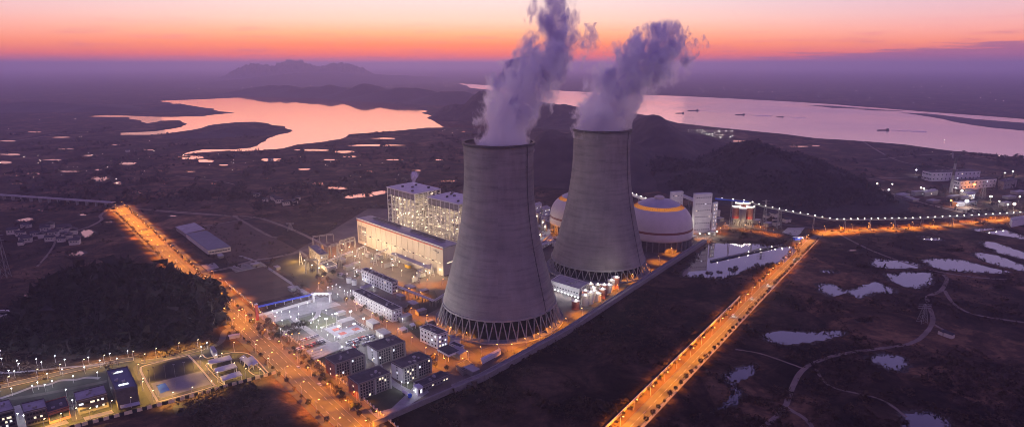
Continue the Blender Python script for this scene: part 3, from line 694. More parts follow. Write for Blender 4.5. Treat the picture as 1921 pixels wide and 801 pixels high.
# ================================================================== BUILDINGS
WM = {}
def win_mesh(lit):
    if lit not in WM:
        mb = MB(); mb.box((0, 0, -.5), (1, 1, 1)); o = mb.build('window', {0: M('glass_dark'), 1: LITW, 2: LITC, 3: M('grey_glass')}[lit]); WM[lit] = o.data; bpy.data.objects.remove(o)
    return WM[lit]
def windows(root, a, b, z0, z1, nx, nz, w, h, lit=.1, rnd=random, name='window', cool=.4, margin=1.0, budget=None):
    """windows on the wall from a to b (world xy), as child objects"""
    a, b = Vector(a[:2]), Vector(b[:2]); d = (b - a); Ld = d.length; d.normalize(); rz = math.atan2(d.y, d.x)
    nrm = Vector((d.y, -d.x))
    cen = root['cen'] if 'cen' in root else None
    mid = (a + b) / 2; ctr = Vector((root.location.x, root.location.y))
    if (mid - ctr).dot(nrm) < 0: nrm = -nrm
    for j in range(nz):
        for i in range(nx):
            if budget is not None and budget[0] <= 0: return
            if budget is not None: budget[0] -= 1
            p = a + d * (margin + (Ld - 2 * margin) * (i + .5) / nx); z = z0 + (z1 - z0) * (j + .5) / nz
            k = 0 if rnd.random() > lit else (2 if rnd.random() < cool else 1)
            o = bpy.data.objects.new(name, win_mesh(k)); col.objects.link(o); o.parent = root
            o.location = (p.x + nrm.x * .02 - root.location.x, p.y + nrm.y * .02 - root.location.y, z - root.location.z); o.rotation_euler = (0, 0, rz); o.scale = (w, .16, h)
def corners(pA, pB, pC, h):
    """px of three roof corners: A far end, B nearest corner, C other end"""
    a, b, c = G(*pA, h), G(*pB, h), G(*pC, h); return a.to_2d(), b.to_2d(), c.to_2d(), (a + c - b).to_2d()
def building(name, label, cat, pA, pB, pC, h, wall='white_wall', roof='roof_dark', fa=None, fc=None, floors=3, ww=1.3, wh=1.5, lit=.1, group=None, z_top=None, parapet=.7, seed=1, cool=.4, extras=True, base_z=0.0, budget=None):
    rnd = random.Random(seed)
    a, b, c, d = corners(pA, pB, pC, h); cen = (a + c) / 2
    t = thing(name, (cen.x, cen.y, 0), label, cat, group)
    mb = MB(); mb.prism([a, b, c, d], base_z, h - .4); mb.build('wall', M(wall), t)
    k = lambda p, s: cen + (p - cen) * s
    big = max((a - cen).length, 1)
    s1 = 1 + .5 / big
    mb = MB(); mb.prism([k(p, s1) for p in (a, b, c, d)], h - .397, h); rf = mb.build('roof', M(roof), t)
    if parapet:
        mb = MB(); q = [k(p, s1 - .35 / big) for p in (a, b, c, d)]
        for i in range(4): mb.wall(q[i], q[(i + 1) % 4], parapet, .35, h + .003)
        mb.build('parapet', M(wall), t)
    if extras and big > 8:
        for q in range(int(2 + big / 6)):
            u, v = rnd.uniform(.15, .85), rnd.uniform(.2, .8); p = b + (a - b) * u + (c - b) * v
            mb = MB(); mb.box((p.x, p.y, h + .002), (rnd.uniform(1.2, 3), rnd.uniform(1, 2.2), rnd.uniform(.7, 1.6)), math.atan2((a - b).y, (a - b).x)); mb.build('rooftop_unit', M(rnd.choice(['steel', 'concrete', 'roof_grey'])), t)
    zt = z_top or h - .8
    if fa: windows(t, a, b, base_z + .6, zt, fa, floors, ww, wh, lit, rnd, cool=cool, budget=budget)
    if fc: windows(t, b, c, base_z + .6, zt, fc, floors, ww, wh, lit, rnd, cool=cool, budget=budget)
    return t, (a, b, c, d, cen)
Z = lambda ox, oy, s: (lambda x, y: (ox + x / s, oy + y / s))
# ---- dormitories
z = Z(440, 500, 2.862)
HD = hh(z(665, 0)[0], z(0, 718)[1], z(0, 632)[1])
dorms = [((608, 590), (665, 632), (835, 570), 'brick_red', 'five-storey dormitory block with brick end wall, nearest to the orange boulevard', .08),
         ((486, 488), (540, 525), (697, 472), 'brick_red', 'dormitory block with brick end wall beside the striped carport roofs', .05),
         ((840, 510), (905, 545), (1055, 488), 'grey_wall', 'grey dormitory block closest to the perimeter wall, one end lit', .05),
         ((710, 415), (768, 452), (912, 402), 'grey_wall', 'grey dormitory block nearest to the floodlit sports court', .05)]
for i, (A_, B_, C_, wl, lab, lit) in enumerate(dorms):
    t, (a, b, c, d, cen) = building('dormitory', lab, 'dormitory', z(*A_), z(*B_), z(*C_), HD, 'grey_wall', 'roof_dark', None, 11, 5, 1.35, 1.7, lit, 'dormitory blocks', seed=i + 3)
    # end wall panel and vertical fins
    mb = MB(); dd = (a - b).normalized(); nn = (b - c).normalized()
    q0 = b + nn * .10 + dd * .5; q1 = a + nn * .10 - dd * .5; mb.wall(q0, q1, HD - 1.2, .15, .3); mb.build('end_wall', M(wl if wl == 'brick_red' else 'white_wall'), t)
    for s in (0, .5, 1):
        p = b + (c - b) * s - dd * .25; mb = MB(); mb.box((p.x, p.y, 0), (1.0, .8, HD - .45), math.atan2((c - b).y, (c - b).x)); mb.build('pilaster', M('concrete'), t)
    windows(t, b + nn * .22 + (a - b) * .38, b + nn * .22 + (a - b) * .62, 1, HD - 1, 1, 5, 1.2, 1.2, .3, random.Random(i), margin=.2)
# ---- offices
z = Z(440, 500, 2.862)
H1 = 12.5
building('office_building', 'long white office block with two window rows facing the court', 'office', z(633, 130), z(845, 236), z(900, 222), H1, 'white_wall', 'roof_dark', 15, 3, 3, 1.2, 1.3, .10, seed=21)
building('office_building', 'white office block with tall dark windows beside the transformer yard', 'office', z(680, 16), z(845, 88), z(876, 78), 13.5, 'white_wall', 'roof_dark', 12, 3, 3, 1.6, 2.0, .06, seed=22)
z = Z(700, 560, 3.642)
building('canteen_building', 'small pink-lit three-storey white building at the foot of the nearer tower', 'building', z(318, 195), z(440, 248), z(508, 226), 14, 'white_wall', 'roof_dark', 5, 3, 3, 1.6, 1.7, .35, seed=23)
# entrance canopy house (flat roof on columns)
def canopy(name, label, pA, pB, pC, h, th, mroof, mwall, cols=True, inner=True, group=None, cat='canopy'):
    a, b, c, d = corners(pA, pB, pC, h); cen = (a + c) / 2; t = thing(name, (cen.x, cen.y, 0), label, cat, group)
    mb = MB(); mb.prism([a, b, c, d], h - th, h); mb.build('fascia', M(mwall), t)
    k = lambda p, s: cen + (p - cen) * s
    mb = MB(); mb.prism([k(p, .965) for p in (a, b, c, d)], h + .002, h + .25); mb.build('roof', M(mroof), t)
    if cols:
        for u, v in ((.06, .06), (.94, .06), (.06, .94), (.94, .94), (.5, .06)):
            p = b + (a - b) * u + (c - b) * v; mb = MB(); mb.box((p.x, p.y, 0), (.5, .5, h - th - .002)); mb.build('column', M('white_wall'), t)
    return t, (a, b, c, d, cen)
canopy('gatehouse_canopy', 'flat dark-roofed canopy with pink-lit fascia beside the small white building', z(436, 342), z(515, 385), z(590, 355), 6.5, 1.8, 'roof_dark', 'white_wall')
building('annex', 'low dark-roofed annex just behind the flat canopy', 'annex', z(520, 305), z(590, 335), z(622, 322), 5.5, 'white_wall', 'roof_dark', 4, 2, 1, 1.4, 1.2, .8, seed=25, extras=False)
building('pump_house', 'low dark flat-roofed hut against the perimeter wall', 'hut', z(565, 452), z(612, 492), z(690, 455), 4.5, 'grey_wall', 'roof_dark', seed=26, extras=False)
building('workshop', 'long low dark-roofed workshop beside the perimeter wall', 'workshop', z(275, 575), z(330, 602), z(520, 520), 5, 'grey_wall', 'roof_dark', 2, 9, 1, 1.3, 1.2, .15, seed=27)
building('kiosk', 'small pale kiosk with blue base at the workshop end', 'kiosk', z(275, 590), z(303, 612), z(340, 600), 6.5, 'white_wall', 'roof_pale', 1, 2, 1, 1.6, 3, .4, seed=28, extras=False, parapet=0)
building('storage_shed', 'long pale container shed along the perimeter wall', 'shed', z(735, 405), z(745, 420), z(872, 352), 4, 'white_wall', 'roof_pale', seed=29, extras=False, parapet=0)
for i, (p, q, r) in enumerate([((165, 205), (195, 222), (240, 205)), ((248, 172), (265, 190), (292, 180))]):
    canopy('carport', ['small pale carport, left one of two behind the white offices', 'small pale carport, right one of two behind the white offices'][i], z(*p), z(*q), z(*r), 3.5, .3, 'roof_pale', 'roof_pale', group='small carports', cat='carport')

# ---- turbine hall
z = Z(540, 330, 3.483)
HT = hh(830.6, 518, 464.9)
pA, pB, pC = z(450, 278), z(1012, 470), z(1108, 440)
a, b, c, d = corners(pA, pB, pC, HT); cen = (a + c) / 2
th_ = thing('turbine_hall', (cen.x, cen.y, 0), 'huge long cream turbine hall with lit front wall left of the nearer tower', 'turbine hall')
mb = MB(); mb.prism([a, b, c, d], 0, HT - 1.2); mb.build('wall', mat('hall_wall', (.50, .45, .36), .75, .07, .05, streak=(1, 1, .15)), th_)
mb = MB(); mb.prism([cen + (p - cen) * 1.006 for p in (a, b, c, d)], HT - 1.197, HT); mb.build('roof', M('roof_grey'), th_)
df = (a - b).normalized(); nf = (b - c).normalized(); LF = (a - b).length
def on(u, off=0.0): p = b + (a - b) * u + nf * off; return p
mb = MB(); mb.wall(on(0, .35), on(1, .35), 1.0, .5, HT - 2.4); mb.build('eaves_trim', M('red_paint'), th_)
mb = MB(); mb.wall(on(0, .25), on(1, .25), .9, .4, HT + .003); mb.build('parapet', M('white_wall'), th_)
for i in range(1, 16):
    p = on(i / 16, .12); mb = MB(); mb.box((p.x, p.y, 0), (.6, .5, HT - 2.5), math.atan2(df.y, df.x)); mb.build('pilaster', M('cream_wall'), th_)
for s0, s1_ in ((.08, .42), (.56, .88)):
    p0 = b + (a - b) * s0 + (c - b) * .62; p1 = b + (a - b) * s1_ + (c - b) * .62
    mb = MB(); mb.wall(p0, p1, 2.2, 5.0, HT + .004); mb.build('roof_ventilator', M('roof_blue' if 0 else 'roof_grey'), th_)
    mb = MB(); mb.wall(p0, p1, .5, 6.2, HT + 2.21); mb.build('ventilator_cap', M('roof_dark'), th_)
rnd = random.Random(4)
z1w = HT * .44
for i in range(26):
    u_ = .03 + .9 * i / 26; p = on(u_, .45)
    o = bpy.data.objects.new('window', win_mesh(1 if i % 3 != 2 else 0)); col.objects.link(o); o.parent = th_; o.location = (p.x - cen.x, p.y - cen.y, z1w); o.rotation_euler = (0, 0, math.atan2(df.y, df.x)); o.scale = (3.6, .2, 1.1)
for i in range(5):
    p = b + (c - b) * (.30 + .1 * i); o = bpy.data.objects.new('window', win_mesh(1)); col.objects.link(o); o.parent = th_
    p = p - df * .1; o.location = (p.x - cen.x, p.y - cen.y, 15); o.rotation_euler = (0, 0, math.atan2(nf.y, nf.x)); o.scale = (2.4, .3, 1.2)
mb = MB(); mb.wall(on(.875, .32), on(.985, .32), 22, .1, 5); mb.build('glazed_bay', M('grey_wall'), th_)
for j in range(5):
    for i in range(3):
        p = on(.89 + .035 * i, .4); o = bpy.data.objects.new('window', win_mesh(1 if j == 3 and i < 2 else 3)); col.objects.link(o); o.parent = th_
        o.location = (p.x - cen.x, p.y - cen.y, 6 + j * 4.6); o.rotation_euler = (0, 0, math.atan2(df.y, df.x)); o.scale = (4.6, .2, 2.6); o.material_slots and None
mb = MB()
lg = on(.075, .42); 
for (x_, zz_, w_, h_) in ((0, 0, 2.0, 1.8), (2.6, .7, 1.2, .7), (-2.6, .1, 1.6, 1.1), (-4.6, .1, 1.6, 1.1), (-6.6, .1, 1.6, 1.1), (-5, -1.2, 5.5, .6)):
    p = lg + df * x_ * 1.0; mb.box((p.x, p.y, HT - 7.5 + zz_), (w_, .12, h_), math.atan2(df.y, df.x))
mb.build('painted_sign', M('steel_dark'), th_)
lowb = [on(.10, 8), on(.52, 8), on(.52, .5), on(.10, .5)]
mb = MB(); mb.prism(lowb, 0, 6.5); mb.build('lean_to', M('grey_wall'), th_)
mb = MB(); mb.prism([on(.095, 8.6), on(.525, 8.6), on(.525, .5), on(.095, .5)], 6.503, 7.0); mb.build('lean_to_roof', M('roof_pale'), th_)
# wall-washer floods
for i in range(12):
    u_ = .05 + .9 * i / 11; p = on(u_, 16); q = on(u_, 0); light('flood_light', (p.x, p.y, 3.0), 19000, WRM, .5, None, R(120), (q.x, q.y, HT * .55))

# ---- transformers and gantries in front of the hall
def transformer(p, rz, label):
    t = thing('transformer', (p.x, p.y, 0), label, 'transformer', 'transformers', 0)
    mb = MB(); mb.box((p.x, p.y, .5), (8, 5, 5), rz); mb.build('tank', M('steel'), t)
    ca, sa = math.cos(rz), math.sin(rz)
    for s in (-1, 1):
        mb = MB()
        for k in range(6): mb.box((p.x - sa * s * 3.4 + ca * (k - 2.5) * 1.3, p.y + ca * s * 3.4 + sa * (k - 2.5) * 1.3, .9), (.5, 1.6, 4), rz)
        mb.build('radiator', M('steel_white'), t)
    for k in range(3):
        q = (p.x + ca * (k - 1) * 2.4, p.y + sa * (k - 1) * 2.4)
        mb = MB(); mb.bar((q[0], q[1], 5.5), (q[0], q[1], 8.5), .35, .2, 8); mb.build('bushing', M('brick_red'), t)
    mb = MB(); mb.bar((p.x - ca * 2.8, p.y - sa * 2.8, 7), (p.x + ca * 2.8, p.y + sa * 2.8, 7), .7, .7, 8); mb.build('conservator', M('steel_white'), t)
def portal(pa, pb, h, label, m='steel_white', group='steel portals', cat='portal', legs=2, th=.9, depth=6.0):
    """portal frame between two ground points, with trussed beam"""
    a_, b_ = Vector(pa[:2]), Vector(pb[:2]); cc = (a_ + b_) / 2; t = thing('portal_frame', (cc.x, cc.y, 0), label, cat, group); d_ = (b_ - a_).normalized(); n_ = Vector((-d_.y, d_.x))
    for i in range(legs):
        p = a_ + (b_ - a_) * i / (legs - 1)
        mb = MB()
        for s in (-1, 1): mb.bar((p.x + n_.x * s * depth / 2, p.y + n_.y * s * depth / 2, 0), (p.x + n_.x * s * .6, p.y + n_.y * s * .6, h), th * .45, th * .35, 5)
        for k in range(1, 5):
            zz_ = h * k / 5; ww_ = depth / 2 * (1 - k / 5) + .6 * k / 5; mb.bar((p.x + n_.x * ww_, p.y + n_.y * ww_, zz_), (p.x - n_.x * ww_, p.y - n_.y * ww_, zz_), .18, .18, 4)
        mb.build('leg', M(m), t)
    mb = MB(); e = 1.2
    for s in (-1, 1):
        for q in (0, 1.6): mb.bar((a_.x + n_.x * s * .6, a_.y + n_.y * s * .6, h + q), (b_.x + n_.x * s * .6, b_.y + n_.y * s * .6, h + q), .22, .22, 4)
        Lq = (b_ - a_).length; k = max(2, int(Lq / 2.5))
        for i in range(k):
            p = a_ + (b_ - a_) * i / k; q = a_ + (b_ - a_) * (i + 1) / k
            mb.bar((p.x + n_.x * s * .6, p.y + n_.y * s * .6, h + (i % 2) * 1.6), (q.x + n_.x * s * .6, q.y + n_.y * s * .6, h + ((i + 1) % 2) * 1.6), .13, .13, 4)
    mb.build('beam', M(m), t); return t
z = Z(540, 330, 3.483)
TL = [((530, 530), 'transformer in the lit yard at the far end of the turbine hall'), ((600, 545), 'transformer under the middle steel portal of the turbine hall yard'), ((870, 660), 'transformer at the nearer tower end of the turbine hall yard'), ((690, 590), 'transformer standing between the two portals by the turbine hall')]
ga = math.atan2(df.y, df.x)
for p, lab in TL: transformer(G(*z(*p)).to_2d(), ga, lab)
def gp(x, y): return G(*z(x, y))
portal(gp(455, 540), gp(510, 515), 12, 'white steel portal at the far end of the turbine hall yard')
portal(gp(572, 585), gp(660, 545), 14, 'white steel portal in the middle of the turbine hall yard')
portal(gp(850, 700), gp(945, 655), 14, 'white steel portal at the nearer tower end of the yard')
portal(gp(700, 590), gp(712, 570), 12, 'slim white steel mast pair beside the yellow cabin')
mb = MB(); p = gp(785, 598); t = thing('container_cabin', (p.x, p.y, 0), 'yellow cabin glowing in the turbine hall yard', 'cabin')
mb.box((p.x, p.y, 0), (9, 4, 4), ga); mb.build('body', M('yellow_paint'), t); mb = MB(); mb.box((p.x, p.y, 4.003), (9.4, 4.4, .3), ga); mb.build('roof', M('roof_grey'), t)
# fire walls between transformers
for i, q in enumerate([(560, 560), (650, 600), (830, 690), (930, 640)]):
    p = gp(*q); mb = MB(); mb.box((p.x, p.y, 0), (.6, 9, 6), ga); o = mb.build('fire_wall', M('concrete')); tagd(o, ['low concrete fire wall left of the middle portal', 'low concrete fire wall right of the middle portal', 'low concrete fire wall left of the nearer portal', 'low concrete fire wall right of the nearer portal'][i], 'fire wall', 'fire walls')
# ---- switchgear building and orange gantry
building('switchgear_building', 'blue-grey roofed switchgear block left of the orange gantry', 'switchgear building', z(135, 460), z(208, 520), z(262, 508), 16, 'grey_wall', 'roof_blue', 4, 3, 3, 1.6, 1.4, .4, seed=31)
building('relay_hut', 'low blue-roofed hut in front of the switchgear block', 'hut', z(215, 575), z(252, 600), z(322, 580), 5, 'white_wall', 'roof_blue', 2, 4, 1, 1.2, 1, .5, seed=32, extras=False)
for (x0, y0, x1, y1, lab) in ((85, 580, 130, 615, 'tall steel mast frame at the left of the switchyard'), (120, 640, 200, 640, 'tall steel mast frame in front of the switchgear block'), (285, 540, 330, 530, 'steel mast frame between switchgear block and orange gantry'), (325, 600, 345, 590, 'steel mast frame at the right of the relay hut')):
    portal(gp(x0, y0), gp(x1, y1), 18, lab, 'steel', 'switchyard mast frames', 'mast frame', depth=4)
for i, (x0, y0, x1, y1) in enumerate([(165, 460, 262, 520), (262, 520, 440, 470), (165, 450, 300, 430), (340, 480, 440, 450)]):
    portal(gp(x0, y0), gp(x1, y1), 11, ['orange-lit gantry side nearest to the switchgear block', 'orange-lit gantry row nearest to the turbine hall', 'orange-lit gantry row on the field side', 'orange-lit gantry end piece by the turbine hall corner'][i], 'steel', 'orange gantries', 'gantry', legs=4, depth=3, th=.7)
for q in ((300, 520), (230, 500), (380, 540), (440, 575), (330, 480), (400, 470)): p = gp(*q); light('gantry_light', (p.x, p.y, 7), 14000, SOD, .5)
for q in ((40, 560), (100, 610), (200, 630), (300, 610)): p = gp(*q); light('switchyard_light', (p.x, p.y, 7), 26000, YEL, .5)

# ---- boiler houses: open steel frames full of lights
def boiler(name, label, pA, pB, pC, h, seed, side_vec=None):
    rnd = random.Random(seed); a, b = G(*pA, h).to_2d(), G(*pB, h).to_2d()
    c = G(*pC, h).to_2d() if pC else b + side_vec
    d = a + c - b; cen = (a + c) / 2; t = thing(name, (cen.x, cen.y, 0), label, 'boiler house', 'boiler houses')
    k = lambda s: [cen + (p - cen) * s for p in (a, b, c, d)]
    mb = MB(); mb.prism(k(1.03), h - 1.6, h - .4); mb.build('roof_edge', M('white_wall'), t)
    mb = MB(); mb.prism(k(1.0), h - .397, h + .1); mb.build('roof', M('roof_pale'), t)
    for i in range(5):
        u_, v_ = rnd.uniform(.1, .9), rnd.uniform(.1, .9); p = b + (a - b) * u_ + (c - b) * v_; mb = MB(); mb.box((p.x, p.y, h + .103), (3, 2.4, 2.2), .8); mb.build('rooftop_unit', M('steel_dark'), t)
    mb = MB(); mb.wall(a + (b - a).normalized() * 1.5, b, 9, .5, h - 10.6); mb.build('cladding_band', M('grey_wall'), t)
    nu, nv, nl = 7, 6, 11
    P = lambda u_, v_: b + (a - b) * u_ + (c - b) * v_
    for i in range(nu + 1):
        for j in range(nv + 1):
            if 0 < i < nu and 0 < j < nv and (i + j) % 2: continue
            p = P(i / nu, j / nv); mb = MB(); mb.box((p.x, p.y, 0), (.9, .9, h - 1.62), .8); mb.build('column', M('steel_white'), t)
    for l in range(1, nl):
        z_ = h * l / nl; mb = MB()
        for i in range(nu + 1): mb.bar((*P(i / nu, 0), z_), (*P(i / nu, 1), z_), .32, .32, 4)
        for j in range(nv + 1): mb.bar((*P(0, j / nv), z_), (*P(1, j / nv), z_), .32, .32, 4)
        for i in range(nu):
            if rnd.random() < .45: mb.bar((*P(i / nu, 0), h * (l - 1) / nl), (*P((i + 1) / nu, 0), z_), .2, .2, 4)
            if rnd.random() < .45 and i < nv: mb.bar((*P(0, i / nv), h * (l - 1) / nl), (*P(0, (i + 1) / nv), z_), .2, .2, 4)
        for q in range(5):
            u0, v0 = rnd.uniform(0, .8), rnd.uniform(0, .8); u1, v1 = u0 + rnd.uniform(.1, .25), v0 + rnd.uniform(.1, .25)
            mb.prism([P(u0, v0), P(u1, v0), P(u1, v1), P(u0, v1)], z_ + .35, z_ + .5)
        mb.build('floor_frame', M('steel_white'), t)
    mb = MB(); q = [P(.3, .3), P(.7, .3), P(.7, .75), P(.3, .75)]; mb.prism(q, h * .28, h * .9); mb.build('furnace', M('steel'), t)
    for i in range(16):
        u_, v_ = rnd.uniform(.05, .95), rnd.uniform(.03, .3); 
        if rnd.random() < .5: u_, v_ = rnd.uniform(.05, .25), rnd.uniform(.05, .95)
        p = P(u_, v_); z_ = rnd.uniform(0, h * .8); mb = MB()
        if rnd.random() < .5: mb.box((p.x, p.y, z_), (rnd.uniform(2, 5), rnd.uniform(2, 4), rnd.uniform(3, 9)), .8)
        else: mb.bar((p.x, p.y, z_), (p.x, p.y, z_ + rnd.uniform(6, 14)), 1.3, 1.3, 8)
        mb.build('vessel', M(rnd.choice(['steel', 'steel_dark', 'steel_white'])), t)
    lm = None
    for i in range(90):
        l = rnd.randrange(0, nl - 1) + .75
        if rnd.random() < .5: p = P(rnd.uniform(.02, .98), rnd.choice([.03, .1, .2]))
        else: p = P(rnd.choice([.02, .08, .16]), rnd.uniform(.02, .98))
        if lm is None:
            mb = MB(); mb.box((0, 0, 0), (.8, .8, .7)); o = mb.build('lamp', WARM, None); o.parent = t; lm = o.data
        else: o = bpy.data.objects.new('lamp', lm); col.objects.link(o); o.parent = t
        o.location = (p.x - cen.x, p.y - cen.y, h * l / nl)
    for l in range(5):
        for (u_, v_) in ((.15, .12), (.5, .1), (.85, .12), (.1, .5), (.12, .85)):
            p = P(u_, v_); light('boiler_light', (p.x, p.y, h * (l + .5) / 5.6), 9000, WRM, .6)
    return t, (a, b, c, d)
z = Z(700, 330, 5.72)
HB = 74.0
t, q = boiler('boiler_house', 'taller open-framed boiler house glowing with lamps behind the turbine hall', z(150, 115), z(440, 190), z(718, 135), HB, 1)
print('BOILER', q, 'hall', a, b, c, d)
side_v = q[2] - q[1]
boiler('boiler_house', 'open-framed boiler house half hidden behind the nearer cooling tower', z(585, 222), z(918, 300), None, HB - 6, 2, side_v * .95)
# steam wisp over the boiler roof
p = (q[0] + q[2]) / 2; sb = Vector((p.x + 8, p.y + 25, 0))
pp = at(777, 345, sb.y)
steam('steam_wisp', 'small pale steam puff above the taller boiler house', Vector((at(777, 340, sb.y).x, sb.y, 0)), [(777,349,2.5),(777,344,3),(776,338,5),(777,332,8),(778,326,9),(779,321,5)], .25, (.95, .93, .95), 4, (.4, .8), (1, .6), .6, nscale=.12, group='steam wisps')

# ---- stock domes
def dome(label, cx, front_y, hw, kx=1.0):
    c, r = circ(cx, front_y, hw); t = thing('storage_dome', (c.x, c.y, 0), label, 'storage dome', 'storage domes')
    s = r / 48.0; C = (c.x, c.y, 0); n = 64
    mb = MB(); mb.lathe([(r * .94, 0), (r * .94, 14 * s)], C, n); mb.build('drum_wall', M('dark_wall'), t)
    for i in range(36):
        a_ = 2 * math.pi * i / 36; mb = MB(); mb.box((c.x + r * .97 * math.cos(a_), c.y + r * .97 * math.sin(a_), 0), (2.6 * s, 1.2 * s, 14 * s), a_); mb.build('buttress', M('grey_wall'), t)
    dm = mat('dome_skin', (.58, .52, .45), .7, .05, .1)
    z0 = 14 * s
    def pf(h0, h1, k=8):
        out = []
        for i in range(k + 1):
            q = h0 + (h1 - h0) * i / k; out.append((r * 1.0 * math.sqrt(max(0, 1 - q ** 2)), z0 + q * 50 * s))
        return out
    lower = [(r * .94, z0), (r * 1.0, z0 + .01)] + [(r * 1.01, z0 + 2 * s), (r * 1.005, z0 + 8 * s), (r * .995, z0 + 10 * s)]
    mb = MB(); mb.lathe(lower, C, n); mb.build('skirt', dm, t, smooth=True)
    mb = MB(); mb.lathe([(r * .995, z0 + 10 * s), (r * .985, z0 + 13 * s)], C, n); mb.build('brown_band', mat('brown_band', (.22, .09, .06), .7, .1, .2), t)
    base = z0 + 13 * s; R_ = r * .985; Hh = 37 * s
    arc = lambda q: (R_ * math.cos(q * math.pi / 2) ** .92, base + Hh * math.sin(q * math.pi / 2))
    mb = MB(); mb.lathe([arc(q) for q in np.linspace(0, .50, 10)], C, n); mb.build('lower_shell', dm, t, smooth=True)
    ra, za = arc(.50); rb_, zb_ = arc(.60)
    mb = MB(); mb.lathe([(ra, za), (ra * .985, za + .3), (rb_ * .985, zb_ - .2), (rb_, zb_)], C, n); mb.build('light_ring', RINGL, t)
    mb = MB()
    for i in range(64):
        a_ = 2 * math.pi * i / 64; mb.bar((c.x + ra * math.cos(a_), c.y + ra * math.sin(a_), za), (c.x + rb_ * 1.004 * math.cos(a_), c.y + rb_ * 1.004 * math.sin(a_), zb_), .22 * s, .22 * s, 4)
    mb.build('ring_rib', M('brick_red'), t)
    mb = MB(); mb.lathe([arc(q) for q in np.linspace(.60, .955, 10)] + [(.1, arc(.97)[1])], C, n); mb.build('upper_shell', mat('dome_top', (.38, .37, .38), .6, .08, .1), t, smooth=True)
    rc, zc = arc(.93); mb = MB(); mb.lathe([(rc * 1.1, zc - .5), (rc * 1.1, zc + 3 * s), (rc * .6, zc + 4.5 * s), (.1, zc + 4.6 * s)], C, 24); mb.build('cap', M('cream_wall'), t)
    return c, r
dc, dr = dome('pale storage dome with glowing orange ring, right of the farther cooling tower', 1232, 475, 64)
dome('pale storage dome half hidden behind the farther cooling tower', 1086, 447, 55)
print('DOME', dc, dr)

# ---- transfer towers, conveyors, silos
z = Z(1240, 340, 4.006)
HTT = hh(z(320, 0)[0], z(0, 385)[1], z(0, 92)[1])
building('transfer_tower', 'tall pale windowed transfer tower right of the storage dome', 'transfer tower', z(245, 90), z(262, 98), z(388, 92), HTT, 'white_wall', 'roof_pale', None, 7, 6, 1.8, 1.2, .08, seed=41, parapet=0, extras=False)
building('stair_tower', 'narrow lit stair tower joined to the pale transfer tower', 'stair tower', z(388, 160), z(395, 166), z(430, 160), HTT * .72, 'steel_white', 'roof_pale', None, 2, 7, 1.4, 2.2, .85, seed=42, parapet=0, extras=False)
HT2 = HTT * .92
building('transfer_tower', 'slimmer pale tower right behind the storage dome', 'transfer tower', z(68, 76), z(80, 82), z(170, 78), HT2, 'white_wall', 'roof_pale', None, 4, 5, 1.6, 1.2, .12, seed=43, parapet=0, extras=False)
def gallery(label, p0, p1, w, h, m='steel', piers=3, group='conveyor galleries', seed=0, bulbs=0, roofm='roof_pale', lit=False, name='conveyor_gallery'):
    p0, p1 = Vector(p0), Vector(p1); cen = (p0 + p1) / 2; t = thing(name, (cen.x, cen.y, 0), label, 'conveyor', group)
    d_ = (p1 - p0); dn = Vector((d_.x, d_.y, 0)).normalized(); nn = Vector((-dn.y, dn.x, 0)); mb = MB()
    vs = [p + nn * s * w / 2 + Vector((0, 0, q)) for p in (p0, p1) for s in (-1, 1) for q in (0, h)]
    mb.add(vs, [(0, 1, 5, 4), (2, 6, 7, 3), (0, 4, 6, 2), (0, 2, 3, 1), (4, 5, 7, 6)]); mb.build('gallery_wall', M(m), t)
    mb = MB(); vs = [p + nn * s * (w / 2 + .3) + Vector((0, 0, h + q)) for p in (p0, p1) for s in (-1, 1) for q in (.01, .3)]
    mb.add(vs, [(0, 1, 5, 4), (2, 6, 7, 3), (0, 4, 6, 2), (1, 3, 7, 5), (0, 2, 3, 1), (4, 5, 7, 6)]); mb.build('roof', M(roofm), t)
    for i in range(piers):
        p = p0 + d_ * (i + .5) / piers
        mb = MB()
        for s in (-1, 1): mb.bar((p.x + nn.x * s * w, p.y + nn.y * s * w, 0), (p.x + nn.x * s * w * .4, p.y + nn.y * s * w * .4, p.z), .45, .35, 5)
        k = max(2, int(p.z / 6))
        for j in range(k):
            ww_ = w * (1 - .6 * j / k); w2 = w * (1 - .6 * (j + 1) / k); mb.bar((p.x + nn.x * ww_, p.y + nn.y * ww_, p.z * j / k), (p.x - nn.x * w2, p.y - nn.y * w2, p.z * (j + 1) / k), .2, .2, 4)
        mb.build('trestle', M('steel'), t)
    if bulbs:
        lm = None
        for i in range(bulbs):
            p = p0 + d_ * (i + .5) / bulbs - nn * 0 + Vector((0, 0, h + 1.2)); q = nn * (-(w / 2 + .6)); 
            if q.y > 0: q = -q
            p = p + q
            if lm is None:
                mb = MB(); mb.box((0, 0, -.5), (1.15, 1.15, .9)); o = mb.build('lamp', WHITE); lm = o.data
            else: o = bpy.data.objects.new('lamp', lm); col.objects.link(o)
            o.parent = t; o.location = p - t.location
            if i % 3 == 0: light('gallery_light', p + Vector((0, -1, 1.5)), 1500, WHT, .4)
    return t
def P3(px, yb, yt): g = G(px, yb); return Vector((g.x, g.y, hh(px, yb, yt)))
gallery('sloping conveyor gallery between the two pale towers', P3(1278, 418, 370), P3(1303, 424, 380), 4, 4, 'steel_white', 1)
cp = [(1338, 432, 374), (1400, 428, 380), (1425, 428, 388), (1490, 430, 401), (1560, 432, 414), (1700, 430, 412), (1810, 423, 407), (1940, 410, 399), (2060, 400, 391)]
labs = ['blue-lit conveyor stretch leaving the pale transfer tower', 'unlit-looking short conveyor bend after the blue stretch', 'conveyor stretch with lamps on tall trestles above the white basin', 'lamp-hung conveyor stretch ending above the road junction', 'long lamp-hung conveyor stretch right of the junction', 'lamp-hung conveyor stretch in front of the white factory floodlight', 'lamp-hung conveyor stretch nearest the right edge', 'lamp-hung conveyor stretch at the far right end']
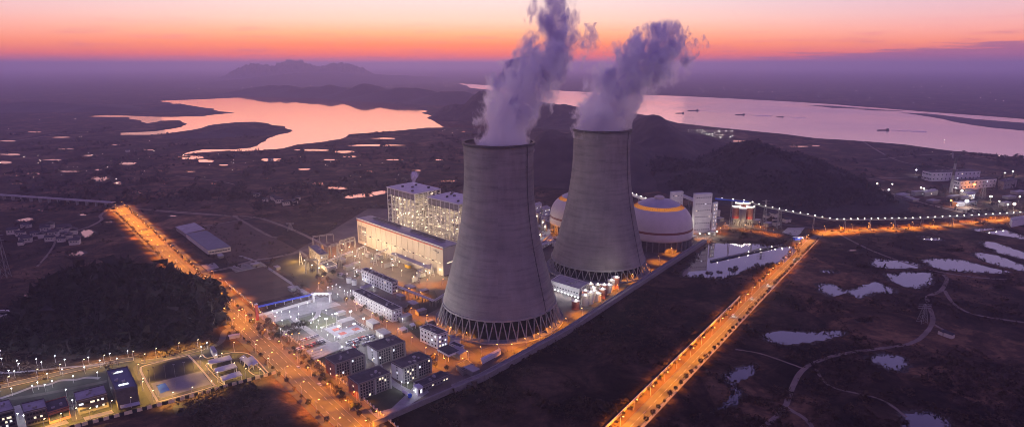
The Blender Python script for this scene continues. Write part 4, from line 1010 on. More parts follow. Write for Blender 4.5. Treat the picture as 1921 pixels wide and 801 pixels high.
for i in range(len(cp) - 1):
    L_ = cp[i + 1][0] - cp[i][0]
    gallery(labs[i], P3(*cp[i]), P3(*cp[i + 1]), 3, 2.2, 'blue_paint' if i == 0 else 'steel', max(1, int(L_ / 45)), seed=i, bulbs=max(2, int(L_ / (12.5 if i > 1 else 16))), roofm='steel_dark')
gallery('white-lit conveyor gallery leaving the farther tower towards the dome', P3(1178, 425, 366), P3(1212, 425, 378), 4, 4, 'steel_white', 1, bulbs=4)
for (x, y, zz_) in ((1297, 440, 5), (1312, 446, 5), (1330, 446, 6), (1345, 442, 8), (1285, 436, 6)):
    g = G(x, y); t = thing('yard_lamp', (g.x, g.y, 0), 'white lamp at the foot of the pale transfer tower', 'yard lamp', 'lamps at the transfer tower foot')
    mb = MB(); mb.bar((g.x, g.y, 0), (g.x, g.y, 6), .2, .15, 5); mb.build('pole', M('steel'), t); mb = MB(); mb.box((g.x, g.y, 6), (1.5, 1.5, 1)); mb.build('lamp_head', WHITE, t)
    light('tower_foot_light', (g.x, g.y - 1.2, 6.5), 16000, WHT, .5)
# red silos
sp0 = [(1378, 421), (1391, 424), (1404, 422), (1384, 414), (1398, 414)]
for i, (x, y) in enumerate(sp0):
    g = G(x, y); r = 6.4 * mpp(g); h = hh(x, 422, 388); t = thing('silo', (g.x, g.y, 0), ['red and grey silo, left one of the front row', 'red and grey silo, middle of the front row', 'red and grey silo, right one of the front row', 'red and grey silo, left in the rear pair', 'red and grey silo, right in the rear pair'][i], 'silo', 'silos right of the transfer tower')
    mb = MB(); mb.lathe([(r, h * .35), (r, h * .5)], (g.x, g.y, 0), 24); mb.build('shell', M('red_paint' if i != 1 else 'grey_wall'), t)
    mb = MB(); mb.lathe([(r, h * .5), (r, h - 2)], (g.x, g.y, 0), 24); mb.build('upper_shell', M('brick_red' if i != 1 else 'grey_wall'), t)
    mb = MB(); mb.lathe([(r + .5, h - 2), (r + .5, h), (.1, h + 1)], (g.x, g.y, 0), 24); mb.build('top_deck', M('steel_white'), t)
    mb = MB(); mb.lathe([(r * .3, h * .12), (r, h * .35)], (g.x, g.y, 0), 24); mb.build('hopper', M('steel'), t)
    for k in range(8):
        a_ = k * math.pi / 4; mb = MB(); mb.box((g.x + r * .92 * math.cos(a_), g.y + r * .92 * math.sin(a_), 0), (.9, .9, h * .36), a_); mb.build('leg', M('concrete'), t)
    for k in range(7):
        a_ = math.pi + math.pi * (k + .5) / 7; mb = MB(); q = (g.x + (r + .6) * math.cos(a_), g.y + (r + .6) * math.sin(a_), h + .8); mb.box(q, (.9, .9, .8)); mb.build('lamp', WHITE, t)
    light('silo_light', (g.x, g.y - r - 3, h * .2), 9000, WRM, .5); light('silo_top_light', (g.x, g.y - r - 1.5, h + 3), 2500, WHT, .4)
# ---- pump building and tanks between the towers
z = Z(1000, 340, 3.08)
building('pump_building', 'long low building with lamp row between the two cooling towers', 'pump building', z(100, 575), z(268, 625), z(320, 588), 10, 'white_wall', 'roof_grey', 10, 2, 1, 2.2, 1.2, .1, seed=51)
for i in range(9):
    g = G(*z(108 + i * 19, 642 + i * 6.4)); 
    if i == 0:
        PB = thing('bollard_flood', (g.x, g.y, 0), 'white flood lamp in the row before the pump building', 'flood lamp', 'flood lamps before the pump building')
        mb = MB(); mb.bar((g.x, g.y, 0), (g.x, g.y, 4), .12, .12, 5); mb.build('post', M('steel'), PB)
        mb = MB(); mb.box((g.x, g.y, 4), (1.1, 1.1, .9)); mb.build('lamp_head', COOL, PB); light('pump_flood', (0, -1.2, 4.5), 2600, CWH, .4, PB)
    else: dup(PB, (g.x, g.y, 0))
tk = [(245, 735, 4.2), (300, 712, 4), (330, 705, 4), (300, 680, 3.6), (345, 672, 3.6), (372, 690, 4), (398, 675, 4), (330, 655, 3.4), (372, 645, 3.4), (408, 655, 4), (435, 640, 4.4), (450, 622, 4), (478, 615, 4), (470, 600, 3.6), (350, 690, 3.6)]
for i, (x, y, rr_) in enumerate(tk):
    g = G(*z(x, y)); h = 9 + (i * 7 % 5); lab = 'squat tank with lamp on top in the tight cluster between the towers'
    if i == 0: lab = 'lone squat tank at the left of the tank cluster'
    if i == 12: lab = 'rightmost squat tank of the cluster between the towers'
    t = thing('water_tank', (g.x, g.y, 0), lab, 'tank', 'tanks between the cooling towers')
    mb = MB(); mb.lathe([(rr_, 0), (rr_, h)], (g.x, g.y, 0), 20); mb.build('shell', M('cream_wall' if i % 3 else 'brick_red'), t)
    mb = MB(); mb.lathe([(rr_ + .2, h), (rr_ * .5, h + 1.1), (.05, h + 1.2)], (g.x, g.y, 0), 20); mb.build('lid', M('steel_white'), t)
    mb = MB(); mb.box((g.x, g.y - rr_ * .6, h + 1.2), (1.2, 1.2, 1)); mb.build('lamp', WHITE, t)
    light('tank_light', (g.x + rr_ * .5, g.y - rr_ - .8, h + 2.4), 1500, WHT, .4)

# ---- piping and small plant buildings between turbine hall, towers and domes
z = Z(1000, 340, 3.08)
small_b = [(z(0, 130), z(12, 140), z(50, 128), 22, 'pale plant building seen left of the half hidden dome'), (z(40, 150), z(60, 162), z(100, 150), 14, 'small plant block at the foot of the half hidden dome'), (z(30, 320), z(45, 350), z(105, 300), 7, 'low lamp-lit building between the towers, farther one'), (z(40, 350), z(55, 372), z(120, 335), 5, 'low lamp-lit building between the towers, nearer one')]
for i, (p, q_, r_, h, lab) in enumerate(small_b): building('plant_building', lab, 'plant building', p, q_, r_, h, 'white_wall', 'roof_grey', 2, 5, 2 if h > 10 else 1, 1.5, 1.3, .6, seed=60 + i, parapet=0)
for i, (x, y, h) in enumerate([(20, 215, 26), (55, 240, 22), (68, 255, 18), (40, 290, 14)]):
    g = G(*z(x, y + 60)); mb = MB(); mb.lathe([(3.2, 0), (3.2, h), (1.5, h + 2), (.1, h + 2.1)], (g.x, g.y, 0), 14); t = thing('process_vessel', (g.x, g.y, 0), 'upright process vessel in the group left of the farther tower', 'vessel', 'process vessels')
    mb.build('shell', M('steel'), t); mb = MB(); mb.box((g.x, g.y - 3.4, h * .8), (1.2, 1, 1)); mb.build('lamp', WHITE, t); light('vessel_light', (g.x, g.y - 5, h * .8), 3000, WHT, .5)
for q in ((60, 330), (100, 300), (130, 310), (40, 370), (100, 360)): g = G(*z(*q)); light('yard_light', (g.x, g.y, 6), 7000, SOD if q[0] > 90 else WHT, .5)

# ---- perimeter wall with raised walkway
W0, W1 = G(1322, 452), G(700, 790)
p_ = [G(1322, 455), G(1180, 548), G(1060, 627), G(960, 682), G(905, 712), G(850, 735), G(700, 800)]
for i in range(len(p_) - 1):
    lab = ['perimeter wall stretch below the storage dome', 'perimeter wall stretch below the farther tower', 'perimeter wall stretch below the tank cluster', 'perimeter wall stretch below the nearer tower', 'perimeter wall stretch below the container shed', 'perimeter wall stretch below the workshop and dormitories'][i]
    cc = (p_[i] + p_[i + 1]) / 2; t = thing('perimeter_wall', (cc.x, cc.y, 0), lab, 'wall', 'perimeter wall')
    mb = MB(); mb.wall(p_[i], p_[i + 1], 4.2, 5.5 if i < 5 else 1.2); mb.build('wall', M('grey_wall'), t)
    mb = MB(); mb.wall(p_[i], p_[i + 1], .25, 5.0 if i < 5 else 1.6, 4.203); mb.build('walkway', M('grey_wall'), t)
    if i < 5:
        d_ = (p_[i + 1] - p_[i]).normalized(); n_ = Vector((d_.y, -d_.x, 0)) * 2.4
        for s in (-1, 1):
            mb = MB(); mb.wall(p_[i] + n_ * s, p_[i + 1] + n_ * s, 1.0, .25, 4.456); mb.build('parapet', M('concrete'), t)
road('road', [(1310,452),(1250,480),(1190,520),(1160,545),(1100,583),(1040,622),(990,650),(940,668)], 9, .14, M('asphalt_old'), 'plant road lit orange inside the perimeter wall')
road('road', [(600,532),(640,565),(690,598),(740,628),(790,665),(830,690),(860,690)], 8, .14, M('asphalt_old'), 'plant road lit orange behind the white offices')
road('road', [(800,600),(840,632),(880,650),(900,672),(860,690)], 6, .145, M('asphalt_old'))
road('road', [(560,470),(620,490),(690,520),(760,545),(820,540)], 7, .13, M('asphalt_old'))
road('road', [(610,565),(560,540),(490,495),(450,480)], 4, .13, M('concrete'))

# ---- plant yard ground surfaces
yard_poly = poly_px([(478,598),(700,796),(850,733),(1060,625),(1320,455),(1345,432),(1420,425),(1330,405),(1100,405),(960,392),(690,392),(610,440),(520,490),(590,545)])
sheet('plant_yard', yard_poly, .05, M('yard'))
field_poly = poly_px([(383,517),(495,500),(572,546),(450,576)])
sheet('sports_ground', field_poly, .06, M('brown_soil'))
sheet('field', poly_px([(385,425),(455,412),(560,470),(430,495)]), .05, M('brown_soil'))
mat('crop_a', (.035, .030, .022), .95, .3, .05); mat('crop_b', (.07, .055, .03), .95, .3, .05)
sheet('field', poly_px([(500,492),(560,475),(610,512),(590,548)]), .055, M('crop_a'))
sheet('plaza', poly_px([(470,592),(610,556),(640,572),(590,585),(490,610)]), .09, M('concrete'))
sheet('paving', poly_px([(484,608),(612,574),(762,655),(610,712)]), .085, M('asphalt'))
sheet('lawn', poly_px([(492,612),(540,600),(555,612),(510,628)]), .11, M('lawn')); sheet('lawn', poly_px([(560,598),(600,585),(640,600),(600,618),(575,615)]), .11, M('lawn'))
sheet('lawn', poly_px([(660,690),(745,722),(790,712),(735,765),(700,775)]), .11, M('lawn'))
road('path', [(545,590),(560,605),(610,640),(660,655)], 6, .12, M('pale_paving')); road('path', [(600,565),(596,590),(580,603)], 5, .12, M('pale_paving')); road('path', [(530,632),(545,618),(575,605)], 6, .12, M('pale_paving'))
road('path', [(700,640),(712,690),(740,720),(790,745)], 6, .12, M('pale_paving')); sheet('paving', poly_px([(690,770),(790,715),(805,735),(745,775),(705,785)]), .10, M('concrete'))
# entrance boulevard strip, blue-roofed walkway
z = Z(440, 500, 2.862)
a, b = G(*z(128, 235)), G(*z(410, 170)); cc = (a + b) / 2
t = thing('covered_walkway', (cc.x, cc.y, 0), 'long blue-roofed walkway between field and plant entrance', 'walkway')
mb = MB(); mb.wall(a, b, .5, 4.5, 4.0); mb.build('roof', M('blue_paint'), t)
for p in line_pts(a, b, 9): mb = MB(); mb.box((p.x, p.y, 0), (.5, .5, 4)); mb.build('post', M('white_wall'), t)
a, b = G(*z(118, 275)), G(*z(430, 185))
mb = MB(); mb.wall(a, b, 3, .4); o = mb.build('screen_wall', M('white_wall')); tagd(o, 'pale screen wall in front of the blue-roofed walkway', 'wall')
g = G(*z(124, 288)); t = thing('gate_pillar', (g.x, g.y, 0), 'red entrance gate pillar with lamp beside the orange boulevard', 'pillar'); h = 17
mb = MB(); mb.box((g.x, g.y, 0), (2.4, 2.4, h), .7); mb.build('shaft', M('red_paint'), t); mb = MB(); mb.box((g.x, g.y, h + .003), (2.8, 2.8, .8), .7); mb.build('cap', M('white_wall'), t)
a, b = G(*z(0, 240)), G(*z(110, 248)); 
g = G(*z(470, 190)); t = thing('entrance_gate', (g.x, g.y, 0), 'brilliant white-lit gate at the end of the blue walkway', 'gate')
for s in (-1, 1): mb = MB(); mb.box((g.x + s * 9, g.y, 0), (2, 2, 9), .7); mb.build('post', M('white_wall'), t)
mb = MB(); mb.box((g.x, g.y, 9.003), (22, 3, 1.6), 0); mb.build('lintel', M('white_wall'), t)
for s in (-1.5, -.5, .5, 1.5): mb = MB(); mb.box((g.x + s * 4, g.y - 1.8, 9.3), (2.2, .5, 1.6)); mb.build('flood_lamp', COOL, t)
for s in (-1, 0, 1): light('gate_light', (g.x + s * 6, g.y - 4, 9), 42000, CWH, .5)

# ---- sports court
z = Z(440, 500, 2.862)
ct = [z(480, 335), z(625, 290), z(705, 340), z(565, 388)]
court = sheet('sports_court', poly_px(ct), .13, M('court_white'))
cw = poly_px(ct); cA, cB, cC, cD = cw
def cuv(u_, v_): return cA + (cB - cA) * u_ + (cD - cA) * v_
for u0 in (.04, .53):
    sheet('court_marking', [cuv(u0 + .12, .2), cuv(u0 + .34, .2), cuv(u0 + .34, .4), cuv(u0 + .12, .4)], .15, M('court_red')); sheet('court_marking', [cuv(u0 + .12, .6), cuv(u0 + .34, .6), cuv(u0 + .34, .8), cuv(u0 + .12, .8)], .15, M('court_red'))
t = thing('court_fence', (((cA + cC) / 2).x, ((cA + cC) / 2).y, 0), 'low white fence around the floodlit sports court', 'fence')
q = [cuv(-.03, -.04), cuv(1.03, -.04), cuv(1.03, 1.04), cuv(-.03, 1.04)]
for i in range(4):
    mb = MB(); mb.wall(q[i], q[(i + 1) % 4], .25, .2, 2.4); mb.build('rail', M('steel_white'), t)
    for p in line_pts(q[i], q[(i + 1) % 4], 4): mb = MB(); mb.box((p.x, p.y, 0), (.25, .25, 2.4)); mb.build('post', M('steel_white'), t)
for (u_, v_) in ((.05, .1), (.5, -.06), (.95, .1), (.05, .9), (.5, 1.06), (.95, .9)):
    p = cuv(u_, v_); tt_ = dup_ = None
    t = thing('floodlight_mast', (p.x, p.y, 0), 'white floodlight mast at the edge of the sports court', 'floodlight', 'court floodlight masts')
    mb = MB(); mb.bar((p.x, p.y, 0), (p.x, p.y, 11), .18, .12, 6); mb.build('pole', M('steel_white'), t); mb = MB(); mb.box((p.x, p.y, 11), (2.4, .9, .9), .7); mb.build('lamp_head', COOL, t)
    cc = (cA + cC) / 2; light('court_light', (p.x + (cc.x - p.x) * .1, p.y + (cc.y - p.y) * .1, 10.2), 48000, (1, .95, .92), .5)

# ---- carports with long roofs beside the parking lot
for i in range(4):
    x0, y0 = 370 + i * 14, 450 + i * 12
    t, _ = canopy('parking_roof', 'long grey parking roof in the stack of four parallel strips', z(380 + i * 12, 452 + i * 13), z(392 + i * 12, 462 + i * 13), z(565 + i * 8, 408 + i * 9), 3.2, .25, 'roof_grey', 'steel', group='parking roofs', cat='carport')

# ---- compound at the lower left
z = Z(0, 620, 3.694)
comp = poly_px([z(-60, 420), z(900, 205), z(960, 215), z(1430, 120), z(1760, 165), z(1890, 300), z(1400, 440), z(540, 668), z(300, 760), z(-60, 800)])
sheet('compound_yard', comp, .06, mat('green_yard', (.022, .022, .016), .9, .35, .06))
def ring_road(pts, w, zz_, m, name, label=None):
    P = smooth_line([G(*z(*p)) for p in pts] + [G(*z(*pts[0]))], 6); return structure(ribbon_mb(P, w, zz_).build(name, m), label)
mat('pale_kerb', (.72, .60, .36), .8, .15, .3)
o, _ = road('road', [z(*p) for p in [(-60, 400), (200, 345), (500, 275), (800, 215), (930, 195), (980, 215), (1100, 200), (1300, 150), (1440, 112)]], 6, .14, M('asphalt_old'), 'compound road lit yellow along the foot of the wooded hill')
for dy in (-14, 12): road('kerb', [z(x, y + dy) for x, y in [(-60, 400), (200, 345), (500, 275), (800, 215), (930, 195)]], .8, .2, M('pale_kerb'))
for dy in (-10, 12): road('kerb', [z(x, y + dy) for x, y in [(980, 215), (1100, 200), (1300, 150), (1420, 118)]], .8, .2, M('pale_kerb'))
field2 = [(975, 262), (1010, 240), (1270, 178), (1320, 185), (1475, 365), (1465, 390), (1120, 487), (1085, 475), (985, 300)]
sheet('sports_field', poly_px([z(*p) for p in field2]), .12, M('asphalt_old'))
ring_road(field2, 1.6, .18, M('pale_kerb'), 'kerb')
ring_road([(940, 250), (1010, 222), (1280, 160), (1340, 172), (1510, 370), (1490, 405), (1110, 508), (1060, 490), (950, 290)], 3.5, .125, M('asphalt_old'), 'road')
sheet('sports_field', poly_px([z(985, 262), z(1270, 190), z(1310, 192), z(1390, 275), z(1040, 362)]), .16, M('turf_dark'), 'dark half of the rounded sports field')
sheet('sports_field', poly_px([z(1045, 366), z(1393, 280), z(1462, 370), z(1115, 470), z(1090, 455)]), .16, mat('court_grey', (.22, .20, .19), .8, .12, .1), 'pale half of the rounded sports field')
sheet('court_marking', poly_px([z(1082, 378), z(1145, 362), z(1178, 412), z(1110, 435)]), .19, M('court_blue'), 'blue court patch in the corner of the field')
for i in range(8):
    g = G(*z([1040, 1075, 1150, 1215, 1283, 1345, 1225, 1105][i], [360, 340, 330, 320, 305, 285, 440, 470][i]))
    t = thing('field_light_mast', (g.x, g.y, 0), 'slim unlit mast on the rounded sports field', 'mast', 'sports field masts'); mb = MB(); mb.bar((g.x, g.y, 0), (g.x, g.y, 11), .12, .08, 5); mb.build('pole', M('steel'), t); mb = MB(); mb.box((g.x, g.y, 11), (1.6, .5, .5)); mb.build('lamp_head', M('steel'), t)
cps = [((1438, 205), (1455, 232), (1610, 195), 'topmost of the three long pale carports in the lower left compound'), ((1480, 262), (1500, 290), (1645, 250), 'middle of the three long pale carports in the lower left compound'), ((1525, 318), (1545, 346), (1680, 305), 'lowest of the three long pale carports in the lower left compound'), ((1658, 188), (1725, 245), (1755, 222), 'left of the two tilted pale carports by the boulevard'), ((1715, 188), (1755, 238), (1788, 222), 'right of the two tilted pale carports by the boulevard')]
for p, q_, r_, lab in cps: canopy('carport', lab, z(*p), z(*q_), z(*r_), 4.5, .5, 'roof_pale', 'white_wall', group='pale carports in the lower left compound', cat='carport')
for k in range(3): ring_road([(1425 + k * 45, 240 + k * 55), (1440 + k * 45, 225 + k * 55), (1470 + k * 45, 265 + k * 55), (1500 + k * 40, 290 + k * 50), (1470 + k * 45, 290 + k * 45)], .8, .16, M('pale_kerb'), 'kerb')
ring_road([(1720, 275), (1770, 240), (1830, 290), (1810, 305), (1760, 305)], 1.0, .16, M('pale_kerb'), 'kerb')
road('kerb', [z(*p) for p in [(1380, 190), (1400, 165), (1440, 190), (1560, 160), (1640, 150), (1740, 170), (1860, 290), (1890, 300)]], 1.2, .16, M('pale_kerb'))
road('kerb', [z(*p) for p in [(1895, 300), (1700, 352), (1540, 385), (1500, 400)]], 1.0, .16, M('pale_kerb'))
g0 = G(*z(1455, 150)); building('guard_house', 'grey guard house at the compound gate under the hill', 'guard house', z(1455, 112), z(1480, 150), z(1505, 142), 6, 'white_wall', 'roof_grey', 2, 2, 1, 1.2, 1.2, .9, seed=71, parapet=0, extras=False)
# striped boundary fence: alternating lit panels and dark posts
fp = [G(*z(*p)) for p in [(1912, 298), (1640, 372), (1410, 440), (1190, 500), (900, 575), (560, 662), (400, 705), (200, 760)]]
t = thing('boundary_fence', (fp[3].x, fp[3].y, 0), 'fence of alternating pale panels and dark gaps along the lower left compound', 'fence')
k = 0
for i in range(len(fp) - 1):
    for p in line_pts(fp[i], fp[i + 1], 6.4):
        d_ = (fp[i + 1] - fp[i]).to_2d().normalized(); mb = MB(); mb.wall(p, p + d_ * 3.4, 2.8, .4); mb.build('panel', M('pale_kerb'), t)
        mb = MB(); mb.wall(p + d_ * 3.5, p + d_ * 6.3, 2.8, .25); mb.build('grille', M('rubber'), t)
# buildings
bb = [('gymnasium', 'tall dark gymnasium with blue roof and four bright skylights', (740, 278), (800, 415), (950, 385), 16, 'dark_wall', 'roof_blue', 0, 0, 1, .0),
      ('teaching_block', 'grey-roofed block with scattered lit windows left of the gymnasium', (512, 430), (530, 490), (740, 435), 11, 'dark_wall', 'roof_grey', 3, 12, 2, .30),
      ('teaching_block', 'stepped grey-roofed block second from the left edge', (150, 508), (165, 568), (322, 530), 11, 'dark_wall', 'roof_grey', 2, 6, 3, .12),
      ('teaching_block', 'reddish block with three big dark openings joined to the stepped block', (308, 500), (330, 570), (478, 525), 9, 'brick_red', 'roof_dark', 2, 3, 1, .0),
      ('teaching_block', 'block with a lit window column at the left edge', (-120, 520), (-90, 590), (98, 545), 13, 'dark_wall', 'roof_grey', 0, 10, 4, .22)]
for i, (nm, lab, A_, B_, C_, h, wl, rf, fa, fc, fl, lit) in enumerate(bb):
    big_ = 'three big dark openings' in lab
    t, q = building(nm, lab, 'school building' if nm != 'gymnasium' else 'gymnasium', z(*A_), z(*B_), z(*C_), h, wl, rf, fa or None, fc or None, fl, 4.5 if big_ else 1.4, 4.5 if big_ else 1.5, lit, seed=80 + i, cool=.3)
    if nm == 'gymnasium':
        a, b, c, d, cen = q
        for (u_, v_) in ((.82, .36), (.82, .56), (.20, .36), (.20, .56)):
            p = b + (a - b) * u_ + (c - b) * v_; mb = MB(); mb.box((p.x, p.y, h + .003), (2.2, 3.6, .5), math.atan2((a - b).y, (a - b).x)); mb.build('skylight', LITC, t)
        mb = MB(); nn = (b - a).normalized(); mb.prism([b + nn * 5 + (c - b) * .08, c + nn * 5 - (c - b) * .02, c + nn * .2 - (c - b) * .02, b + nn * .2 + (c - b) * .08], 3.2, 3.8); mb.build('porch_roof', M('roof_pale'), t)
for (A_, B_, C_, lab) in (((575, 600), (590, 622), (790, 570), 'pale paved forecourt'), ((290, 668), (310, 690), (480, 640), 'pale paved forecourt')):
    a, b, c = G(*z(*A_)), G(*z(*B_)), G(*z(*C_)); sheet('forecourt', [a, b, c, a + c - b], .15, M('pale_kerb'))
road('path', [z(*p) for p in [(0, 470), (120, 430), (230, 390), (330, 375), (420, 345), (520, 340), (600, 325), (690, 330)]], 3.5, .16, M('pale_paving'))
road('path', [z(*p) for p in [(-40, 280), (30, 292), (150, 285), (300, 270), (450, 255), (640, 240), (800, 215)]], 3, .16, M('pale_paving'))
road('road', [z(*p) for p in [(0, 480), (200, 455), (500, 400), (740, 350)]], 5, .14, M('asphalt_old')); road('road', [z(*p) for p in [(500, 480), (515, 560), (540, 620)]], 6, .14, M('asphalt_old')); road('road', [z(*p) for p in [(110, 520), (140, 600), (160, 680)]], 5, .14, M('pale_paving'))
# drive from the boulevard up to the compound
road('road', [(455,606),(440,612),(422,622),(415,640),(395,652),(385,652)], 6, .17, M('asphalt')); 
g = G(440, 633); t = thing('guard_booth', (g.x, g.y, 0), 'tiny white-roofed booth in the boulevard side triangle', 'booth'); mb = MB(); mb.box((g.x, g.y, 0), (9, 3.4, 2.8), .5); mb.build('wall', M('cream_wall'), t); mb = MB(); mb.box((g.x, g.y, 2.803), (10, 4.2, .3), .5); mb.build('roof', M('roof_pale'), t)
sheet('hollow', fract(poly_px([z(1200, 520), z(1230, 500), z(1380, 498), z(1395, 540), z(1350, 580), z(1240, 595), z(1205, 560)]), .08, 2, 33), .12, M('turf_dark'), 'dark hollow in the waste ground below the compound')
# round tank at left edge
c, r = circ(2, 620, 17); t = thing('round_tank', (c.x, c.y, 0), 'round open concrete tank at the left edge beside the wooded hill', 'tank'); h = 14
mb = MB(); mb.lathe([(r, 0), (r, h), (r - 1, h), (r - 1, h - 4), (.1, h - 4)], (c.x, c.y, 0), 32); mb.build('shell', M('grey_wall'), t); mb = MB(); mb.lathe([(r + .4, h - .8), (r + .5, h + .4), (r - .3, h + .5), (r - 1.0, h + .05)], (c.x, c.y, 0), 32); mb.build('rim', M('white_wall'), t)

# ---- sheds on the plain left of the plant
z = Z(200, 370, 5.336)
building('warehouse', 'long blue-grey roofed warehouse beside the orange boulevard', 'warehouse', z(795, 365), z(1015, 530), z(1240, 492), 7, 'cream_wall', 'roof_blue', 0, 8, 1, 2.5, 1.5, 0, seed=91, parapet=0, extras=False)
building('warehouse', 'pale flat shed adjoining the far end of the blue warehouse', 'shed', z(690, 295), z(790, 362), z(985, 318), 6, 'grey_wall', 'roof_grey', seed=92, parapet=0, extras=False)
building('hut', 'small pale hut below the blue warehouse', 'hut', z(1105, 570), z(1130, 592), z(1175, 580), 3.5, 'grey_wall', 'roof_grey', seed=93, parapet=0, extras=False)
sheet('paving', poly_px([z(940, 680), z(1080, 655), z(1130, 705), z(1010, 735)]), .10, M('concrete'))
for i in range(5):
    a, b = G(*z(1225 + i * 16, 705 + i * 12)), G(*z(1545 + i * 12, 650 + i * 9)); cc = (a + b) / 2
    mb = MB(); mb.wall(a, b, 1.2 + i * .0, 1.6, 0); o = mb.build('terrace_step', M('concrete')); tagd(o, 'pale terrace strip in the stand of parallel strips beside the brown field', 'terrace', 'terrace strips beside the brown field')
road('road', [(360,515),(400,508),(430,502),(480,488),(520,482),(590,464),(620,455)], 7, .14, M('dirt_track'), 'pale cross road from the boulevard to the switchyard')
# ---- viaduct on the left
a, b = G(-40, 371), G(214, 389); cc = (a + b) / 2; t = thing('viaduct', (cc.x, cc.y, 0), 'long pale elevated viaduct reaching the far end of the orange boulevard', 'viaduct')
mb = MB(); mb.wall(a, b, 1.6, 10, 8); mb.build('deck', M('concrete'), t)
for p in line_pts(a, b, 22): mb = MB(); mb.box((p.x, p.y, 0), (2, 6, 8)); mb.build('pier', M('concrete'), t)
# ---- pier across the pond
a, b = G(1333, 491), G(1458, 463); cc = (a + b) / 2; t = thing('footbridge', (cc.x, cc.y, 0), 'dark straight walkway crossing the bright pond', 'footbridge'); mb = MB(); mb.wall(a, b, .6, 3.4, 1.2); mb.build('deck', M('steel_dark'), t)
for p in line_pts(a, b, 12): mb = MB(); mb.box((p.x, p.y, -.1), (.6, 2.4, 1.3)); mb.build('pile', M('steel_dark'), t)
for k in range(3):
    p = a + (b - a) * (.55 + .18 * k); mb = MB(); mb.box((p.x, p.y, 1.81), (.8, .8, .9)); mb.build('lamp', WHITE, t)
# ---- white basin near junction
bs = [(1466,437),(1478,427),(1510,427),(1500,440),(1488,446)]
sheet('basin', poly_px(bs), .14, M('pale_paving'))
mb = MB(); q = poly_px([(1480,447),(1503,447),(1503,444)]); 
g = G(1497, 449); t = thing('guard_booth', (g.x, g.y, 0), 'blue-lit gate booth at the corner of the pale basin', 'booth'); mb = MB(); mb.box((g.x, g.y, 0), (14, 5, 3.2), .2); mb.build('wall', M('blue_paint'), t); mb = MB(); mb.box((g.x, g.y, 3.203), (15, 6, .4), .2); mb.build('roof', M('roof_pale'), t)
for s in (-5, 0, 5): mb = MB(); mb.box((g.x + s, g.y - 3, 2.6), (1.3, .6, .9)); mb.build('lamp', COOL, t)
light('booth_light', (g.x, g.y - 5, 5), 9000, CWH, .5)
# ---- pylons
def pylon(px, yb, yt, label, w=7):
    g = G(px, yb); h = hh(px, yb, yt); t = thing('lattice_pylon', (g.x, g.y, 0), label, 'pylon', 'lattice pylons'); mb = MB()
    lv = 7; s_ = lambda k: w * (1 - .82 * k / lv)
    for k in range(lv):
        z0, z1 = h * k / lv, h * (k + 1) / lv; a_, b_ = s_(k) / 2, s_(k + 1) / 2; cs = ((-1, -1), (1, -1), (1, 1), (-1, 1))
        for i in range(4):
            x, y = cs[i]; x2, y2 = cs[(i + 1) % 4]
            mb.bar((g.x + x * a_, g.y + y * a_, z0), (g.x + x * b_, g.y + y * b_, z1), .28, .26, 4); mb.bar((g.x + x * a_, g.y + y * a_, z0), (g.x + x2 * b_, g.y + y2 * b_, z1), .15, .15, 4)
    mb.build('mast', M('steel'), t)
    for k in (.78, .88, .97): mb = MB(); mb.bar((g.x - w * .9, g.y, h * k), (g.x + w * .9, g.y, h * k), .3, .3, 4); mb.build('crossarm', M('steel'), t)
for x, yb, yt, lab in ((1432, 432, 375, 'lattice pylon right of the red silos'), (1461, 428, 392, 'lattice pylon between silos and pale basin'), (12, 520, 430, 'lattice pylon standing at the left edge'), (545, 432, 418, 'small lattice pylon beside the track left of the plant'), (1730, 605, 570, 'slim pylon beside the curving track on the right'), (1842, 372, 340, 'pylon beside the far factory yard')): pylon(x, yb, yt, lab)

# ---- right-hand factory
z = Z(1540, 270, 4.449)
building('factory_hall', 'long white-ended factory hall, farther of two beside the chimney', 'factory', z(850, 222), z(930, 240), z(1335, 225), 20, 'white_wall', 'roof_dark', 6, 12, 2, 3.2, 2.6, .06, seed=101, parapet=0)
building('factory_hall', 'white-ended factory hall just right of the chimney', 'factory', z(1098, 296), z(1163, 312), z(1470, 290), 18, 'white_wall', 'roof_dark', 4, 10, 2, 3.2, 2.6, .04, seed=102, parapet=0)
building('factory_hall', 'plain blue-grey shed at the right of the factory halls', 'factory', z(1480, 300), z(1530, 318), z(1640, 300), 16, 'grey_wall', 'roof_dark', 2, 4, 1, 3, 2, .2, seed=103, parapet=0)
building('factory_shed', 'small grey shed with two bright lamps left of the chimney', 'shed', z(840, 388), z(870, 405), z(980, 388), 9, 'grey_wall', 'roof_grey', 1, 1, 1, 3, 2, 1, seed=104, parapet=0)
building('factory_shed', 'lit white plant block below the factory hall', 'shed', z(1220, 412), z(1230, 425), z(1290, 415), 10, 'white_wall', 'roof_grey', 0, 4, 2, 3, 2.4, .9, seed=105, parapet=0)
building('factory_shed', 'pale block at the right edge above the lamp-lit road', 'shed', z(1582, 615), z(1600, 640), z(1760, 610), 11, 'white_wall', 'roof_grey', seed=106, parapet=0, extras=False)
g = G(1783, 362); h = hh(1783, 362, 296); t = thing('factory_chimney', (g.x, g.y, 0), 'tall banded chimney at the far factory', 'chimney')
for i in range(6):
    f0, f1 = i / 6, (i + 1) / 6; r_ = lambda f: 3.3 - 1.4 * f; mb = MB(); mb.lathe([(r_(f0), h * f0), (r_(f1), h * f1)], (g.x, g.y, 0), 18); mb.build('shaft_band', M(['concrete', 'concrete', 'concrete', 'steel_dark', 'concrete', 'steel_dark'][i]), t)
steam('steam_wisp', 'thin steam wisp leaving the banded factory chimney', Vector((g.x, g.y, 0)), [(1788,297,1.6),(1788,292,2.2),(1789,287,2.6),(1791,282,3)], .10, (.95, .93, .95), 6, (.4, .9), (1, .5), .6, nscale=.08, group='steam wisps')
